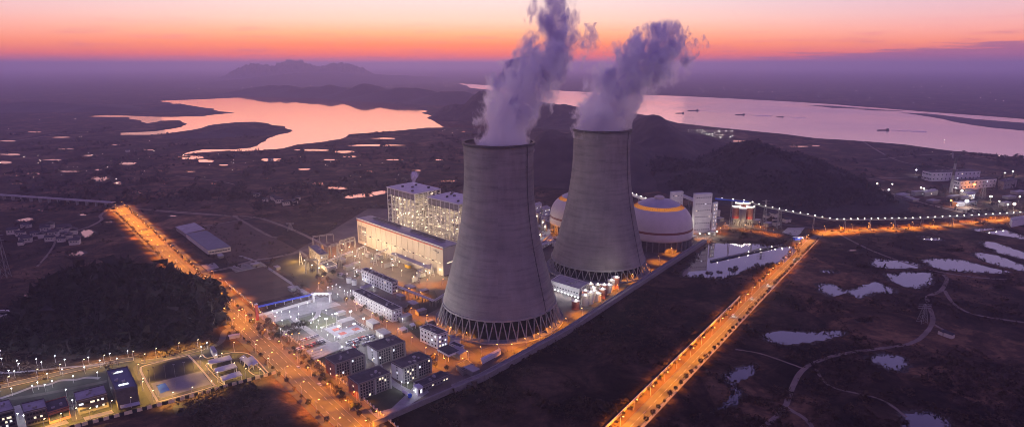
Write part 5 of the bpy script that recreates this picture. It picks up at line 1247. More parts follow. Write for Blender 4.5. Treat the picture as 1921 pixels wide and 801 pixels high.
for (x, y, s_, lm_, e_) in ((1210, 525, 3.2, COOL, 60000), (830, 405, 1.6, WHITE, 12000), (852, 412, 1.6, WHITE, 12000), (1170, 432, 2.2, WHITE, 30000), (1275, 378, 2, ORANGE, 26000), (1410, 482, 2.2, WHITE, 20000), (1605, 548, 2.4, WHITE, 26000), (790, 250, 1.8, COOL, 8000), (560, 422, 1.6, COOL, 6000), (465, 368, 1.5, WARM, 5000), (1080, 515, 1.5, ORANGE, 9000), (1595, 262, 1.5, WHITE, 9000), (1530, 275, 1.4, WHITE, 4000), (1130, 555, 1.1, WHITE, 4000), (1075, 398, 1.3, WHITE, 6000), (1120, 405, 1.3, WHITE, 6000), (590, 372, 1.2, WHITE, 3000), (1650, 480, 1.3, WHITE, 4000), (1480, 520, 1.2, WHITE, 4000), (1550, 548, 1.2, WHITE, 3000)):
    g = G(*z(x, y + 6)); t = thing('yard_floodlight', (g.x, g.y, 0), 'floodlight on a pole in the far factory grounds', 'floodlight', 'far factory floodlights')
    mb = MB(); mb.bar((g.x, g.y, 0), (g.x, g.y, 10), .25, .2, 5); mb.build('pole', M('steel'), t); mb = MB(); mb.lathe([(.1, 9.5), (s_ * .8, 10), (s_, 10 + s_ * .6), (s_ * .7, 10 + s_ * 1.2), (.1, 10 + s_ * 1.4)], (g.x, g.y, 0), 10); mb.build('lamp_head', lm_, t)
    light('factory_light', (g.x, g.y - 3.5, 9), e_, CWH if lm_ is COOL else (SOD if lm_ is ORANGE else WHT), .6)
rnd = random.Random(9)
for i in range(16):
    x, y = rnd.uniform(640, 1650), rnd.uniform(400, 530)
    g = G(*z(x, y)); w_, l_, h_ = rnd.uniform(8, 16), rnd.uniform(12, 30), rnd.uniform(4, 9)
    if y > 430 + (x - 640) * .12 + 60: continue
    t = thing('yard_building', (g.x, g.y, 0), 'low dark shed in the far factory grounds', 'shed', 'low sheds of the far factory'); mb = MB(); mb.box((g.x, g.y, 0), (l_, w_, h_), .35); mb.build('wall', M('grey_wall'), t); mb = MB(); mb.box((g.x, g.y, h_ + .003), (l_ + 1, w_ + 1, .4), .35); mb.build('roof', M('roof_grey'), t)

# ---- village and farmhouses (left) and yards
rnd = random.Random(21)
def house_proto():
    t = thing('farmhouse', (0, 0, 0), 'small pale farmhouse with dark pitched roof among the village trees', 'house', 'village houses')
    mb = MB(); mb.box((0, 0, 0), (11, 8, 6)); mb.build('wall', M('cream_wall'), t)
    mb = MB(); mb.add([(-6, -4.6, 5.9), (6, -4.6, 5.9), (6, 4.6, 5.9), (-6, 4.6, 5.9), (-6, 0, 8.6), (6, 0, 8.6)], [(0, 1, 5, 4), (2, 3, 4, 5), (0, 4, 3), (1, 2, 5), (3, 2, 1, 0)]); mb.build('roof', M('roof_dark'), t)
    for x in (-3, 0, 3): mb = MB(); mb.box((x, -4.05, 3.4), (1.4, .12, 1.4)); mb.build('window', M('glass_dark'), t)
    return t
hp = house_proto(); first = True
spots = [(rnd.uniform(25, 145), rnd.uniform(425, 462)) for _ in range(26)] + [(rnd.uniform(480, 560), rnd.uniform(368, 385)) for _ in range(9)] + [(1780, 632), (1768, 627)] + [(rnd.uniform(1420, 1520), rnd.uniform(405, 424)) for _ in range(5)] + [(508, 302), (240, 285)]
for i, (x, y) in enumerate(spots):
    g = G(x, y); lab = None; grp = None
    if i >= 26: lab, grp = 'small farmhouse on the plain left of the boiler houses', 'farmhouses left of the boiler houses'
    if 35 <= i < 37: lab, grp = 'small white-walled hut where the tracks meet on the right', 'huts where the tracks meet'
    if 37 <= i < 42: lab, grp = 'low building between silos and road junction', 'low buildings by the junction'
    if i == 42: lab, grp = 'lone farmhouse standing by the little pond below the lake', 'lone farmhouses'
    if i == 43: lab, grp = 'lone farmhouse on the plain at the far left', 'lone farmhouses'
    if first: hp.location = g; hp.rotation_euler[2] = .5; first = False
    else: dup(hp, g, rnd.choice([.5, 2.07, .3]), rnd.uniform(.8, 1.25) * (.6 if 35 <= i < 37 else 1), lab, grp)

# ---- boats on the river
def boat(px, py, L_, label, rz=.1, first=False):
    L_ *= .78
    g = G(px, py, .5); t = thing('cargo_ship', (g.x, g.y, .5), label, 'ship', 'cargo ships on the river'); W_ = L_ * .17; ca, sa = math.cos(rz), math.sin(rz)
    q = lambda x, y: (g.x + x * ca - y * sa, g.y + x * sa + y * ca)
    hull = [q(-L_ / 2, -W_ / 2), q(L_ * .36, -W_ / 2), q(L_ / 2, 0), q(L_ * .36, W_ / 2), q(-L_ / 2, W_ / 2)]
    mb = MB(); mb.prism(hull, .3, .5 + L_ * .045); mb.build('hull', M('steel_dark'), t)
    mb = MB(); mb.prism([q(-L_ * .28, -W_ * .35), q(L_ * .30, -W_ * .35), q(L_ * .30, W_ * .35), q(-L_ * .28, W_ * .35)], .5 + L_ * .045, .5 + L_ * .06); mb.build('cargo_hatch', M('brick_red'), t)
    mb = MB(); mb.prism([q(-L_ * .46, -W_ * .4), q(-L_ * .33, -W_ * .4), q(-L_ * .33, W_ * .4), q(-L_ * .46, W_ * .4)], .5 + L_ * .045, .5 + L_ * .15); mb.build('bridge', M('grey_wall'), t)
    mb = MB(); mb.bar((*q(L_ * .40, 0), L_ * .045), (*q(L_ * .40, 0), L_ * .12), L_ * .004, L_ * .004, 4); mb.build('mast', M('steel_dark'), t)
WK = water_mat('wake_water', (.12, .09, .09), .35, .08, .4, (.95, .74, .70))
def wake(px, py, dx, w_):
    P = [G(px, py, 0).to_2d(), G(px + dx, py + dx * .03 + 1.0, 0).to_2d()]
    mb = MB(); d_ = (P[1] - P[0]).normalized(); n_ = Vector((-d_.y, d_.x)); q = [P[0] + n_ * 4, P[0] - n_ * 4, P[1] - n_ * w_, P[1] + n_ * w_]
    mb.add([(v.x, v.y, .62) for v in q], [(0, 3, 2, 1)]); o = mb.build('ship_wake', WK); structure(o, 'faint wake trailing behind a ship on the river')
for a_ in ((1668, 245, 70, 30), (1470, 220, 40, 30), (1396, 216, 50, 40), (1310, 208, 45, 50)): wake(*a_)
boat(1656, 245, 62, 'dark cargo ship, nearest of the ships, alone in the middle of the river', math.pi + .05)
boat(1463, 220, 46, 'dark cargo ship right of the two middle ships on the river', math.pi + .05)
boat(1388, 216, 62, 'long dark cargo ship in the middle of the river line', math.pi + .05)
boat(1300, 208, 78, 'long dark cargo ship just right of the farther steam plume', math.pi)
boat(1275, 213, 60, 'dark cargo ship closest to the farther steam plume', math.pi + .1)
boat(1095, 176, 70, 'tiny cargo ship on the far reach between the steam plumes', math.pi)

# ---- pipe racks, huts and small plant between hall, towers and office road
def pipe_rack(p0, p1, label):
    a_, b_ = G(*p0), G(*p1); cc = (a_ + b_) / 2; t = thing('pipe_rack', (cc.x, cc.y, 0), label, 'pipe rack', 'pipe racks'); d_ = (b_ - a_).normalized(); n_ = Vector((-d_.y, d_.x, 0))
    for p in line_pts(a_, b_, 12):
        mb = MB()
        for s in (-1, 1): mb.bar((p.x + n_.x * s * 2, p.y + n_.y * s * 2, 0), (p.x + n_.x * s * 2, p.y + n_.y * s * 2, 6), .3, .3, 4)
        mb.bar((p.x + n_.x * 2.4, p.y + n_.y * 2.4, 5.7), (p.x - n_.x * 2.4, p.y - n_.y * 2.4, 5.7), .3, .3, 4); mb.build('trestle', M('steel'), t)
    for k, r_ in ((-1.4, .55), (-.2, .4), (1.1, .65)):
        mb = MB(); mb.bar((a_.x + n_.x * k, a_.y + n_.y * k, 6 + r_), (b_.x + n_.x * k, b_.y + n_.y * k, 6 + r_), r_, r_, 8); mb.build('pipe', M(['steel_white', 'steel', 'steel_white'][int(k > -1) + int(k > 0)]), t)
pipe_rack((668, 515), (815, 575), 'pipe rack behind the office blocks, parallel to the turbine hall'); pipe_rack((815, 575), (838, 560), 'short pipe rack leading towards the nearer tower')
pipe_rack((1010, 445), (1065, 430), 'pipe rack between the towers, below the half hidden dome'); pipe_rack((1012, 470), (1035, 462), 'pipe rack beside the lamp-lit low buildings between the towers')
pipe_rack((1196, 400), (1300, 432), 'pipe rack running behind the storage dome'); pipe_rack((600, 505), (660, 480), 'pipe rack between switchyard and turbine hall')
rnd = random.Random(57)
hut_spots = [(640,520),(655,505),(668,498),(620,508),(752,560),(775,575),(790,588),(806,606),(770,545),(795,550),(760,600),(745,592),(700,612),(720,632),(845,608),(860,668),(885,700),(640,590),(585,565),(570,552),(548,545),(1030,420),(1015,432),(1045,452),(1055,440),(1022,402),(1350,415),(1362,425),(1420,418),(1440,424),(1455,415),(1335,440),(1300,448),(480,500),(520,505),(870,690),(655,480),(640,492),(688,545),(650,610)]
for i, (x, y) in enumerate(hut_spots):
    g = G(x, y); l_, w_, h_ = rnd.uniform(6, 14), rnd.uniform(4, 8), rnd.uniform(3, 6)
    if i == 0:
        UH = thing('utility_hut', (g.x, g.y, 0), 'small flat-roofed utility hut in the plant grounds', 'hut', 'utility huts in the plant grounds', ga)
        o_ = UH.location.copy(); UH.rotation_euler[2] = 0
        mb = MB(); mb.box((g.x, g.y, 0), (10, 6, 4)); mb.build('wall', M('grey_wall'), UH); mb = MB(); mb.box((g.x, g.y, 4.003), (10.6, 6.6, .4)); mb.build('roof', M('roof_grey'), UH)
        mb = MB(); mb.box((g.x - 2, g.y - 3.05, .0), (1.4, .12, 2.2)); mb.build('door', M('blue_paint'), UH); mb = MB(); mb.box((g.x + 2, g.y - 3.05, 1.4), (2.2, .12, 1.2)); mb.build('window', LITW, UH); UH.rotation_euler[2] = ga
    else:
        dup(UH, (g.x, g.y, 0), ga + rnd.choice([0, math.pi / 2]), rnd.uniform(.7, 1.5))
for i, (x, y, r_, h_) in enumerate([(1008,408,5,9),(1020,414,5,9),(1012,396,4,12),(1330,410,5,10),(1345,405,5,10),(655,530,3,6),(665,534,3,6),(850,640,3,5),(858,644,3,5),(1190,452,4,7),(1040,462,3,8),(1048,466,3,8)]):
    g = G(x, y); t = thing('storage_tank', (g.x, g.y, 0), 'small round storage tank in the plant grounds', 'tank', 'small storage tanks'); mb = MB(); mb.lathe([(r_, 0), (r_, h_)], (g.x, g.y, 0), 20); mb.build('shell', M('steel_white'), t)
    mb = MB(); mb.lathe([(r_ + .15, h_), (r_ * .5, h_ + .9), (.05, h_ + 1.1)], (g.x, g.y, 0), 20); mb.build('lid', M('steel'), t)
for q in ((640, 600), (690, 560), (735, 575)):
    pass
sheet('lawn', poly_px([(690,556),(752,580),(735,592),(668,566)]), .08, M('lawn')); sheet('lawn', poly_px([(760,612),(785,600),(815,625),(790,640)]), .08, M('lawn')); sheet('lawn', poly_px([(770,560),(815,545),(830,575),(800,590)]), .08, M('crop_a'))
sheet('paving', poly_px([(600,500),(660,480),(850,545),(800,560)]), .07, M('yard'))
sheet('paving', poly_px([(1010,450),(1060,425),(1190,430),(1300,440),(1310,450),(1240,475),(1060,560),(1030,520)]), .065, M('asphalt_old'))

# ================================================================== LAMPS
def lamp_proto(name, label, group, h, arm, head_m, energy, colr, cat='street lamp', head=(1.0, .5, .3), loc=(0, 0, 0)):
    t = thing(name, (0, 0, 0), label, cat, group)
    mb = MB(); mb.bar((0, 0, 0), (0, 0, h), .16, .10, 6); mb.build('pole', M('steel_white'), t)
    if arm: mb = MB(); mb.bar((0, 0, h - .1), (arm, 0, h + .5), .08, .06, 5); mb.build('arm', M('steel_white'), t)
    mb = MB(); mb.box((arm + .2, 0, h + .2), head); mb.build('lamp_head', head_m, t)
    light(name + '_light', (arm + .2, 0, h - .35), energy, colr, .35, t, R(146) if colr in (SOD, YEL) else None); return t
def place(proto, spots, rz=0.0, used=[None]):
    out = []
    rj = random.Random(len(spots))
    for i, p in enumerate(spots):
        p = (p[0] + rj.uniform(-1.2, 1.2), p[1] + rj.uniform(-1.2, 1.2)); 
        if not proto.get('used'): proto['used'] = 1; proto.location = (p[0], p[1], 0); proto.rotation_euler[2] = rz; out.append(proto)
        else:
            o = dup(proto, (p[0], p[1], 0), rz); o['used'] = 1; out.append(o)
    return out
E_OR = 125000
lp1 = lamp_proto('street_lamp', 'orange street lamp lining the left boulevard', 'street lamps lining the left boulevard', 9, 2.2, ORANGE, E_OR, SOD)
a1 = math.atan2(n1.y, n1.x)
l = along1(-8.6); place(lp1, line_pts(l[0], l[1], 33, 5), a1 + math.pi)
l = along1(9.4); place(lp1, line_pts(l[0], l[1], 33, 20), a1)
lp1b = lamp_proto('street_lamp', 'orange street lamp beside the service lane of the left boulevard', 'service lane lamps', 8, 1.5, ORANGE, 45000, SOD)
l = [(A1 + d1 * 520 - n1 * 21).to_2d(), (B1x - n1 * 21).to_2d()]; place(lp1b, line_pts(l[0], l[1], 34, 8), a1)
a2 = math.atan2(n2.y, n2.x)
lp2 = lamp_proto('street_lamp', 'orange street lamp lining the straight right road', 'street lamps lining the right road', 9, 2.0, ORANGE, 88000, SOD)
l = along2(-6.2); place(lp2, line_pts(l[0], l[1], 27, 10), a2)
lp3 = lamp_proto('street_lamp', 'orange street lamp on the lit road right of the junction', 'street lamps right of the junction', 10, 1.8, ORANGE, 190000, SOD)
sp = []
for (x, y) in ((1548, 440), (1575, 438), (1600, 436), (1632, 434), (1672, 433), (1712, 431), (1752, 428), (1790, 425), (1826, 421), (1868, 417), (1890, 414), (1940, 410)):
    sp.append(G(x, y - 3))
place(lp3, sp, math.pi)
lp4 = lamp_proto('street_lamp', 'orange lamp on the plant road inside the perimeter wall', 'plant road lamps', 8, 1.2, ORANGE, 45000, SOD)
place(lp4, [G(*p) for p in ((1322,450),(1290,462),(1262,476),(1236,492),(1212,508),(1186,527),(1160,548),(1128,568),(1092,592),(1062,613),(1035,628),(1010,642),(985,652),(960,662),(934,663),(905,668),(880,676),(868,690),(838,690),(818,680),(880,640),(850,630))], 2.5)
lp5 = lamp_proto('street_lamp', 'orange lamp on the plant road behind the white offices', 'office road lamps', 7, 1.0, ORANGE, 55000, SOD)
place(lp5, [G(*p) for p in ((604,530),(596,542),(648,572),(668,582),(700,600),(724,616),(746,630),(770,648),(798,668),(790,560),(765,552),(800,536),(735,535),(830,535),(770,590),(822,622),(800,605))], 1.0)
lp6 = lamp_proto('street_lamp', 'orange lamp lighting the open parking lot', 'parking lot lamps', 7, 1.0, ORANGE, 30000, SOD)
z = Z(440, 500, 2.862); place(lp6, [G(*z(*p)) for p in ((310, 400), (345, 395), (415, 495), (470, 490), (380, 425), (30, 270), (60, 300))], 1.0)
lp7 = lamp_proto('street_lamp', 'orange lamp in the yard beside the transfer tower and silos', 'transfer tower yard lamps', 8, 1.0, ORANGE, 34000, SOD)
place(lp7, [G(*p) for p in ((1345,430),(1352,438),(1360,428),(1395,432),(1425,436),(1450,441),(1300,440),(1425,426))], 1.0)
lpw = lamp_proto('garden_lamp', 'white lamp in the gardens around plaza and sports court', 'white garden lamps', 4, 0, COOL, 2800, CWH, 'garden lamp', (.55, .55, .5))
place(lpw, [G(*z(*p)) for p in ((205,255),(215,290),(235,268),(255,262),(290,265),(300,290),(330,300),(345,275),(350,235),(395,215),(425,275),(430,300),(455,285),(490,255),(520,280),(455,310),(470,350),(505,385),(540,400),(410,325),(440,345),(255,310),(215,345),(250,360),(560,395),(600,345),(720,400),(640,445),(600,430),(580,455),(745,480),(780,390),(610,55),(650,70),(690,85),(500,130),(525,125),(545,115),(570,130),(600,160),(560,165),(625,150),(590,150),(720,120),(750,130),(640,25),(660,45),(745,515),(860,570),(870,600),(900,640),(930,650),(960,690),(845,560),(700,520),(860,290),(900,300),(820,270))])
lpt = lamp_proto('yard_lamp', 'warm bright lamp in the transformer yard before the turbine hall', 'transformer yard lamps', 7, .8, WARM, 16000, WRM, 'yard lamp', (.8, .8, .6))
z = Z(540, 330, 3.483); place(lpt, [G(*z(*p)) for p in ((510,480),(490,545),(555,575),(615,600),(682,582),(740,655),(885,612),(820,700),(930,670),(985,650),(470,510),(400,500),(365,480),(700,545),(760,560),(640,520),(575,520),(905,660),(680,620),(440,560),(420,530),(350,520),(310,560),(160,620),(200,640),(250,615),(100,590),(470,600),(540,640),(840,670),(730,600))], 1.0)
lpb = lamp_proto('garden_lamp', 'white lamp along the paths of the lower left compound', 'lamps of the lower left compound', 6, 0, COOL, 1800, CWH, 'garden lamp', (.6, .6, .5))
z = Z(0, 620, 3.694); place(lpb, [G(*z(*p)) for p in ((15,240),(122,252),(128,278),(255,240),(290,265),(380,225),(455,245),(608,232),(772,202),(895,182),(810,240),(695,255),(582,300),(682,332),(515,368),(445,312),(322,348),(378,395),(240,428),(98,450),(8,422),(330,420),(468,462),(62,325),(120,325),(520,530),(145,625),(185,635),(5,185),(1400,155),(1435,130),(790,440),(270,405))])
lpy = lamp_proto('street_lamp', 'yellow lamp along the perimeter drive of the lower left compound', 'yellow lamps of the lower left compound', 8, 1.2, STRIPL, 42000, YEL)
place(lpy, [G(*z(*p)) for p in ((60,390),(250,340),(415,300),(575,265),(735,232),(930,205),(1087,190),(1235,150),(1385,122),(1628,145),(1765,160),(1850,260),(960,300),(1000,400),(1060,490),(1200,500),(1340,462),(1460,420),(1500,360),(1400,240),(1540,225),(1620,290),(1700,330),(1800,330),(900,540),(780,560),(640,610),(540,610),(440,650),(320,690),(1010,225),(1680,250),(1440,300),(980,430))], 1.5)
z = Z(1540, 270, 4.449)
# cars' headlights and tails later

# ================================================================== TREES
TREE = []
def tree_proto(seed, h, w, m='leaf'):
    rg = random.Random(seed); t = thing('roadside_tree', (0, 0, 0), 'small roadside tree', 'tree', 'roadside trees')
    mb = MB(); mb.bar((0, 0, 0), (0, 0, h * .5), .16, .09, 6)
    for k in range(4):
        a_ = rg.uniform(0, 6.28); mb.bar((0, 0, h * (.3 + .05 * k)), (math.cos(a_) * w * .3, math.sin(a_) * w * .3, h * (.6 + .06 * k)), .07, .04, 4)
    mb.build('trunk', M('bark'), t); mb = MB()
    for k in range(170):
        v = Vector((rg.gauss(0, 1), rg.gauss(0, 1), rg.gauss(0, 1))).normalized() * rg.uniform(.35, 1) ** .5
        lump = 1 + .25 * mnoise.noise(v * 2 + Vector((seed, 0, 0))); c = Vector((v.x * w / 2 * lump, v.y * w / 2 * lump, h * .66 + v.z * h * .34 * lump))
        vs = [c + Vector((rg.gauss(0, 1), rg.gauss(0, 1), rg.gauss(0, 1))) * w * .09 for _ in range(3)]; mb.add(vs, [(0, 1, 2)])
    mb.build('crown', M(m), t); return t
protos = [tree_proto(s, 4.6, 3.4, 'leaf_dry' if s % 2 else 'leaf') for s in (1, 2, 3)]
usedp = set(); rnd = random.Random(31)
def put_tree(p, label, group, s=1.0):
    i = rnd.randrange(3); pr = protos[i]; sc = s * rnd.uniform(.7, 1.3)
    if i not in usedp: usedp.add(i); pr.location = (p[0], p[1], 0); pr.scale = (sc,) * 3; pr['label'] = label; pr['group'] = group
    else: dup(pr, (p[0], p[1], 0), rnd.uniform(0, 6), sc, label, group)
def row(P0, P1, step, label, group, s=1.0, jit=.8, skip=.1):
    for p in line_pts(P0, P1, step, rnd.uniform(1, step)):
        if rnd.random() < skip: continue
        put_tree((p.x + rnd.uniform(-jit, jit), p.y + rnd.uniform(-jit, jit)), label, group, s)
l = along1(-10.5); row(l[0], l[1], 15, 'small tree on the outer pavement of the left boulevard', 'outer pavement trees of the left boulevard')
l = along1(11); row(l[0], l[1], 13, 'small tree on the verge between left boulevard and service lane', 'verge trees of the left boulevard')
l = along1(0.0)
l = along2(6.8); row(l[0], l[1], 11, 'small tree on the outer pavement of the right road', 'outer pavement trees of the right road', 1.0, .4, .03)
l = along2(-10); row(l[0], l[1], 11, 'small tree on the verge left of the right road', 'verge trees of the right road', .9)
for i in range(len(R3P) - 1):
    if i % 2 == 0: row(R3P[i] + Vector((0, 9)), R3P[i + 1] + Vector((0, 9)), 14, 'small tree beside the lit road right of the junction', 'trees right of the junction', .9)
z = Z(440, 500, 2.862)
for (x, y) in ((165,335),(180,300),(200,350),(225,345),(255,350),(280,345),(300,350),(320,340),(345,335),(370,330),(395,330),(300,375),(320,368),(345,360),(200,375),(215,380),(240,395),(185,320),(95,320),(130,350),(150,380),(530,50),(560,60),(590,70),(610,80),(500,80),(510,100),(660,60),(690,50),(720,75),(470,110),(450,80),(480,60),(420,40),(600,195),(640,190),(680,250),(760,275),(795,300),(925,260),(940,240),(700,230),(1035,500),(1065,510),(1080,540),(1140,560),(620,520),(640,500)):
    g = G(*z(x, y)); put_tree((g.x, g.y), 'small tree in the grounds between gate, offices and dormitories', 'trees in the office grounds', 1.5)
row(G(*z(255, 395)), G(*z(680, 790)), 6.5, 'small tree in the hedge row before the dormitories', 'hedge row trees before the dormitories', 1.2, 1, .1)
row(G(1030, 305), G(1160, 300), 18, 'bushy tree at the foot of the hill between the cooling towers', 'hill foot trees', 1.5)
for i in range(22):
    f_ = rnd.random(); g = G(1310 + 145 * f_ + rnd.uniform(-4, 4), 521 - 22 * f_ + rnd.uniform(0, 4)); put_tree((g.x, g.y), 'bare bushy tree on the near bank of the bright pond', 'pond bank trees', 1.5)
# poplars on the river bank
row(G(1800, 292), G(1940, 308), 14, 'tall bare poplar on the river bank behind the factory', 'river bank poplars', 2.8, 4, 0)

# plant fence along the left boulevard service lane
l = [(A1 + d1 * 560 - n1 * 25).to_2d(), (B1x - n1 * 25).to_2d()]; cc = (l[0] + l[1]) / 2
t = thing('plant_fence', (cc.x, cc.y, 0), 'pale pillared fence between service lane and dormitories', 'fence')
mb = MB(); mb.wall(l[0], l[1], 1.6, .25); mb.build('panel', M('concrete'), t)
for i, p in enumerate(line_pts(l[0], l[1], 5)): mb = MB(); mb.box((p.x, p.y, 0), (.7, .7, 2.6), ga); mb.build('pillar', M('white_wall'), t)

# ================================================================== CARS
def car_proto(paint, label, group):
    t = thing('parked_car', (0, 0, 0), label, 'car', group)
    mb = MB(); mb.prism([(-2.3, -.9), (2.3, -.9), (2.3, .9), (-2.3, .9)], .3, .95); mb.prism([(-1.2, -.75), (1.1, -.75), (1.1, .75), (-1.2, .75)], 1.35, 1.5); mb.build('body', paint, t)
    mb = MB(); mb.add([(-1.7, -.82, .953), (1.7, -.82, .953), (1.7, .82, .953), (-1.7, .82, .953), (-1.2, -.72, 1.348), (1.1, -.72, 1.348), (1.1, .72, 1.348), (-1.2, .72, 1.348)], [(0, 1, 5, 4), (1, 2, 6, 5), (2, 3, 7, 6), (3, 0, 4, 7)]); mb.build('window', M('glass_dark'), t)
    for x in (-1.4, 1.4):
        for y in (-.85, .85): mb = MB(); mb.bar((x, y - .1, .33), (x, y + .1, .33), .33, .33, 10); mb.build('wheel', M('rubber'), t)
    return t
paints = [mat('paint_white', (.7, .7, .7), .3, .03), mat('paint_black', (.03, .03, .035), .3, .1), mat('paint_silver', (.4, .4, .42), .3, .05), mat('paint_red', (.4, .04, .03), .3, .05)]
cn_ = ['white', 'black', 'silver', 'red']
cars = {}
def park(p, rz, where, group):
    i = rnd.choice([0, 0, 1, 1, 2, 2, 3]); lab = '%s car parked %s' % (cn_[i], where)
    if i not in cars: cars[i] = car_proto(paints[i], lab, group); cars[i].location = (p[0], p[1], .12); cars[i].rotation_euler[2] = rz; return
    dup(cars[i], (p[0], p[1], .12), rz, 1.0, lab, group)
z = Z(440, 500, 2.862)
for (x0, y0, x1, y1, n_, wh, gr) in ((335, 445, 470, 398, 15, 'in the orange-lit lot beside the parking roofs', 'cars in the orange-lit lot'), (345, 452, 480, 405, 13, 'in the orange-lit lot beside the parking roofs', 'cars in the orange-lit lot'), (360, 398, 445, 372, 9, 'in the rear row of the orange-lit lot', 'cars in the rear row'),
        (600, 410, 735, 368, 15, 'in the white-lit lot below the sports court', 'cars below the sports court'), (608, 420, 745, 378, 14, 'in the white-lit lot below the sports court', 'cars below the sports court'), (640, 432, 720, 408, 6, 'in the row nearest the dormitories', 'cars near the dormitories')):
    for k in range(n_):
        if rnd.random() < .15: continue
        f_ = k / max(1, n_ - 1); g = G(*z(x0 + (x1 - x0) * f_, y0 + (y1 - y0) * f_)); park((g.x, g.y), ga + .05 * rnd.uniform(-1, 1), wh, gr)
sheet('parking_lot', poly_px([z(285, 395), z(430, 355), z(560, 440), z(420, 500)]), .115, M('asphalt')); sheet('parking_lot', poly_px([z(570, 410), z(735, 350), z(790, 380), z(640, 440)]), .115, M('asphalt'))
for (x, y) in ((470, 602), (505, 636), (430, 570), (560, 690), (380, 530), (600, 722), (525, 640), (330, 490)):
    g = G(x, y); park((g.x, g.y), ga, 'driving on the left orange boulevard', 'cars on the left boulevard')
for (x, y) in ((1490, 487), (1440, 535), (1410, 560), (1375, 592)):
    g = G(x, y); park((g.x, g.y), a2 + math.pi / 2, 'driving on the straight right road', 'cars on the right road')
    for s in (-.6, .6): light('headlight', (g.x + s, g.y - 3, .9), 2500, WHT, .3)
g = G(762, 741); t = thing('tanker_truck', (g.x, g.y, 0), 'white tanker truck parked by the kiosk near the dormitories', 'truck')
mb = MB(); ca, sa = math.cos(-.8), math.sin(-.8); mb.bar((g.x - ca * 4, g.y - sa * 4, 2.2), (g.x + ca * 3, g.y + sa * 3, 2.2), 1.3, 1.3, 12); mb.build('tank', M('white_wall'), t); mb = MB(); mb.box((g.x + ca * 5, g.y + sa * 5, .6), (2.2, 2.4, 2.6), -.8); mb.build('cab', M('blue_paint'), t)
for k in (-3, -1.5, 4.8):
    mb = MB(); mb.bar((g.x + ca * k + sa * 1.2, g.y + sa * k - ca * 1.2, .5), (g.x + ca * k - sa * 1.2, g.y + sa * k + ca * 1.2, .5), .5, .5, 10); mb.build('wheel', M('rubber'), t)

# ================================================================== SCRUB and far lights
rnd = random.Random(77)
roads_keep = [(A1, B1x, 26), (A2x, B2, 16)]
comp_poly = comp
def seg_d(p, a, b):
    ab = (b - a).to_2d(); ap = Vector((p[0] - a.x, p[1] - a.y)); t_ = max(0, min(1, ap.dot(ab) / ab.dot(ab))); return (ap - ab * t_).length
wp = [w for w in WATER_POLYS if max(v.y for v in w) < 1500]
wb_ = [(min(v.x for v in w), max(v.x for v in w), min(v.y for v in w), max(v.y for v in w), w) for w in wp]
pts = []; tries = 0
while len(pts) < 15000 and tries < 200000:
    tries += 1
    px, py = rnd.uniform(-20, 1940), 801 - (rnd.random() ** 1.15) * 420
    g = G(px, py)
    if g.y > 1500: continue
    n_ = mnoise.noise(Vector((g.x * .012, g.y * .012, 3))) + .5 * mnoise.noise(Vector((g.x * .05, g.y * .05, 5)))
    if n_ < -.05: continue
    if seg_d(g, A1, B1x) < 30 or seg_d(g, A2x, B2) < 17: continue
    if inside(g, yard_poly) or inside(g, comp_poly) or inside(g, field_poly): continue
    if any(x0 < g.x < x1 and y0 < g.y < y1 and inside(g, w) for x0, x1, y0, y1, w in wb_): continue
    if bW[0] < g.x < bW[1] and bW[2] < g.y < bW[3] and hW(g.x, g.y) > 0: continue
    pts.append((g.x, g.y, 0))
near = [p for p in pts]
big = []
for k in range(1500):
    p = rnd.choice(near)
    if mnoise.noise(Vector((p[0] * .02, p[1] * .02, 9))) > .0: big.append((p[0] + rnd.uniform(-6, 6), p[1] + rnd.uniform(-6, 6), 0))
big = [p for p in big if seg_d(Vector(p), A1, B1x) > 32 and seg_d(Vector(p), A2x, B2) > 19 and not any(inside(p, w) for w in wp)]
clumps('thicket', big, 2.3, 14, MATS['leaf_dry'], 'dark bushes and thickets dotted over the waste ground', .9, 12)
rd = []
for w in wp:
    for i in range(len(w)):
        a_, b_ = w[i - 1], w[i]
        for k in range(int((b_ - a_).length / 2.2) + 1):
            if mnoise.noise(Vector((a_.x * .03, a_.y * .03, 4))) > -.15: q_ = a_ + (b_ - a_) * rnd.random(); rd.append((q_.x + rnd.gauss(0, 1.6), q_.y + rnd.gauss(0, 1.6), .05))
clumps('reeds', rd[:9000], 1.1, 7, MATS['leaf_dry'], 'dry reeds fringing the banks of the ponds', 1.5, 13)
clumps('scrub', near, 1.25, 6, mat('scrub', (.030, .021, .016), .95, .5, .03, c2=(.11, .07, .045)), 'rough brown scrub and dry grass over the waste ground', .55, 8)
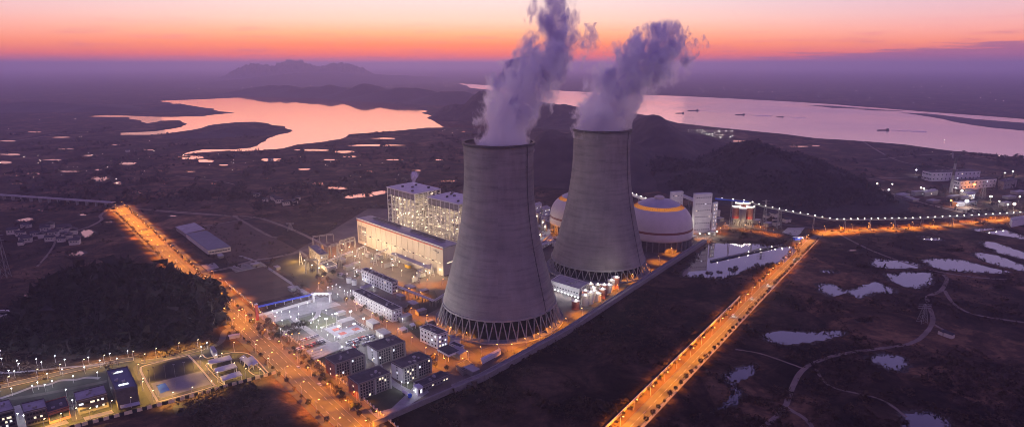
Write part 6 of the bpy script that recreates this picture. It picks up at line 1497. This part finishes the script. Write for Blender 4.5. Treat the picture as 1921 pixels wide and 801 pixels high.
# tree lines on the plain beyond
pts = []
for k in range(170):
    px, py = rnd.uniform(-50, 900), rnd.uniform(250, 400); g = G(px, py)
    if any(inside(g, w) for w in WATER_POLYS): continue
    a_ = rnd.choice([.2, .9, 1.9]); n_ = rnd.randint(10, 34)
    for i in range(n_):
        q = (g.x + math.cos(a_) * i * 7 + rnd.gauss(0, 5), g.y + math.sin(a_) * i * 7 + rnd.gauss(0, 5))
        if not any(inside(q, w) for w in WATER_POLYS): pts.append((q[0], q[1], 0))
for k in range(60):
    px, py = rnd.uniform(1350, 1921), rnd.uniform(275, 400); g = G(px, py)
    if hN(g.x, g.y) > 0 or any(inside(g, w) for w in WATER_POLYS): continue
    for i in range(rnd.randint(8, 24)): pts.append((g.x + rnd.gauss(0, 30), g.y + rnd.gauss(0, 12), 0))
clumps('distant_trees', pts, 4.2, 9, M('wood_leaf'), 'dark tree belts and thickets scattered over the far plain', 1.0, 9)
# far settlement lights: a mass of points nobody could count
def far_lights(name, boxes, m, label, s):
    mb = MB()
    for (x0, x1, y0, y1, n_) in boxes:
        for k in range(n_):
            x, y = rnd.uniform(x0, x1), rnd.uniform(y0, y1); g = G(x, y); q = s * mpp(g) * rnd.uniform(.6, 1.4)
            mb.box((g.x, g.y, 4), (q, q, q))
    o = mb.build(name, m); return tagd(o, label, 'lights', kind='stuff')
far_lights('settlement_lights', [(1285,1375,246,261,46),(1290,1330,255,262,12),(980,1010,230,236,0)], WHITE, 'cluster of town lights on the near river bank', .55)
far_lights('settlement_lights', [(340,640,152,170,26),(700,860,152,165,20),(0,300,225,330,26),(60,420,285,345,20),(560,760,280,350,12),(830,870,246,252,5),(1050,1090,205,212,6),(1290,1921,163,176,26),(1500,1921,182,196,14),(1700,1900,262,300,5),(420,480,300,330,6)], emit('far_warm', (1, .8, .6), 5.0), 'sparse warm lights scattered over the distant plain', .5)

# ================================================================== HAZE (closed box round camera and scene, sky outside)
mb = MB(); mb.add([(x, y, z_) for x in (-60000, 60000) for y in (-3000, 59000) for z_ in (-60, 372)], [(0, 1, 3, 2), (4, 6, 7, 5), (0, 4, 5, 1), (2, 3, 7, 6), (0, 2, 6, 4), (1, 5, 7, 3)])
m, t = new_mat('haze')
pv = N(t, 'ShaderNodeVolumePrincipled'); pv.inputs['Color'].default_value = (.78, .71, 1, 1); pv.inputs['Density'].default_value = 1.05e-4; pv.inputs['Anisotropy'].default_value = .6
out = N(t, 'ShaderNodeOutputMaterial'); L(t, pv.outputs[0], out.inputs['Volume'])
hz = mb.build('haze', m); tagd(hz, 'thin purple evening haze over the whole landscape', 'haze', kind='stuff')
print('OBJECTS', len(bpy.data.objects))
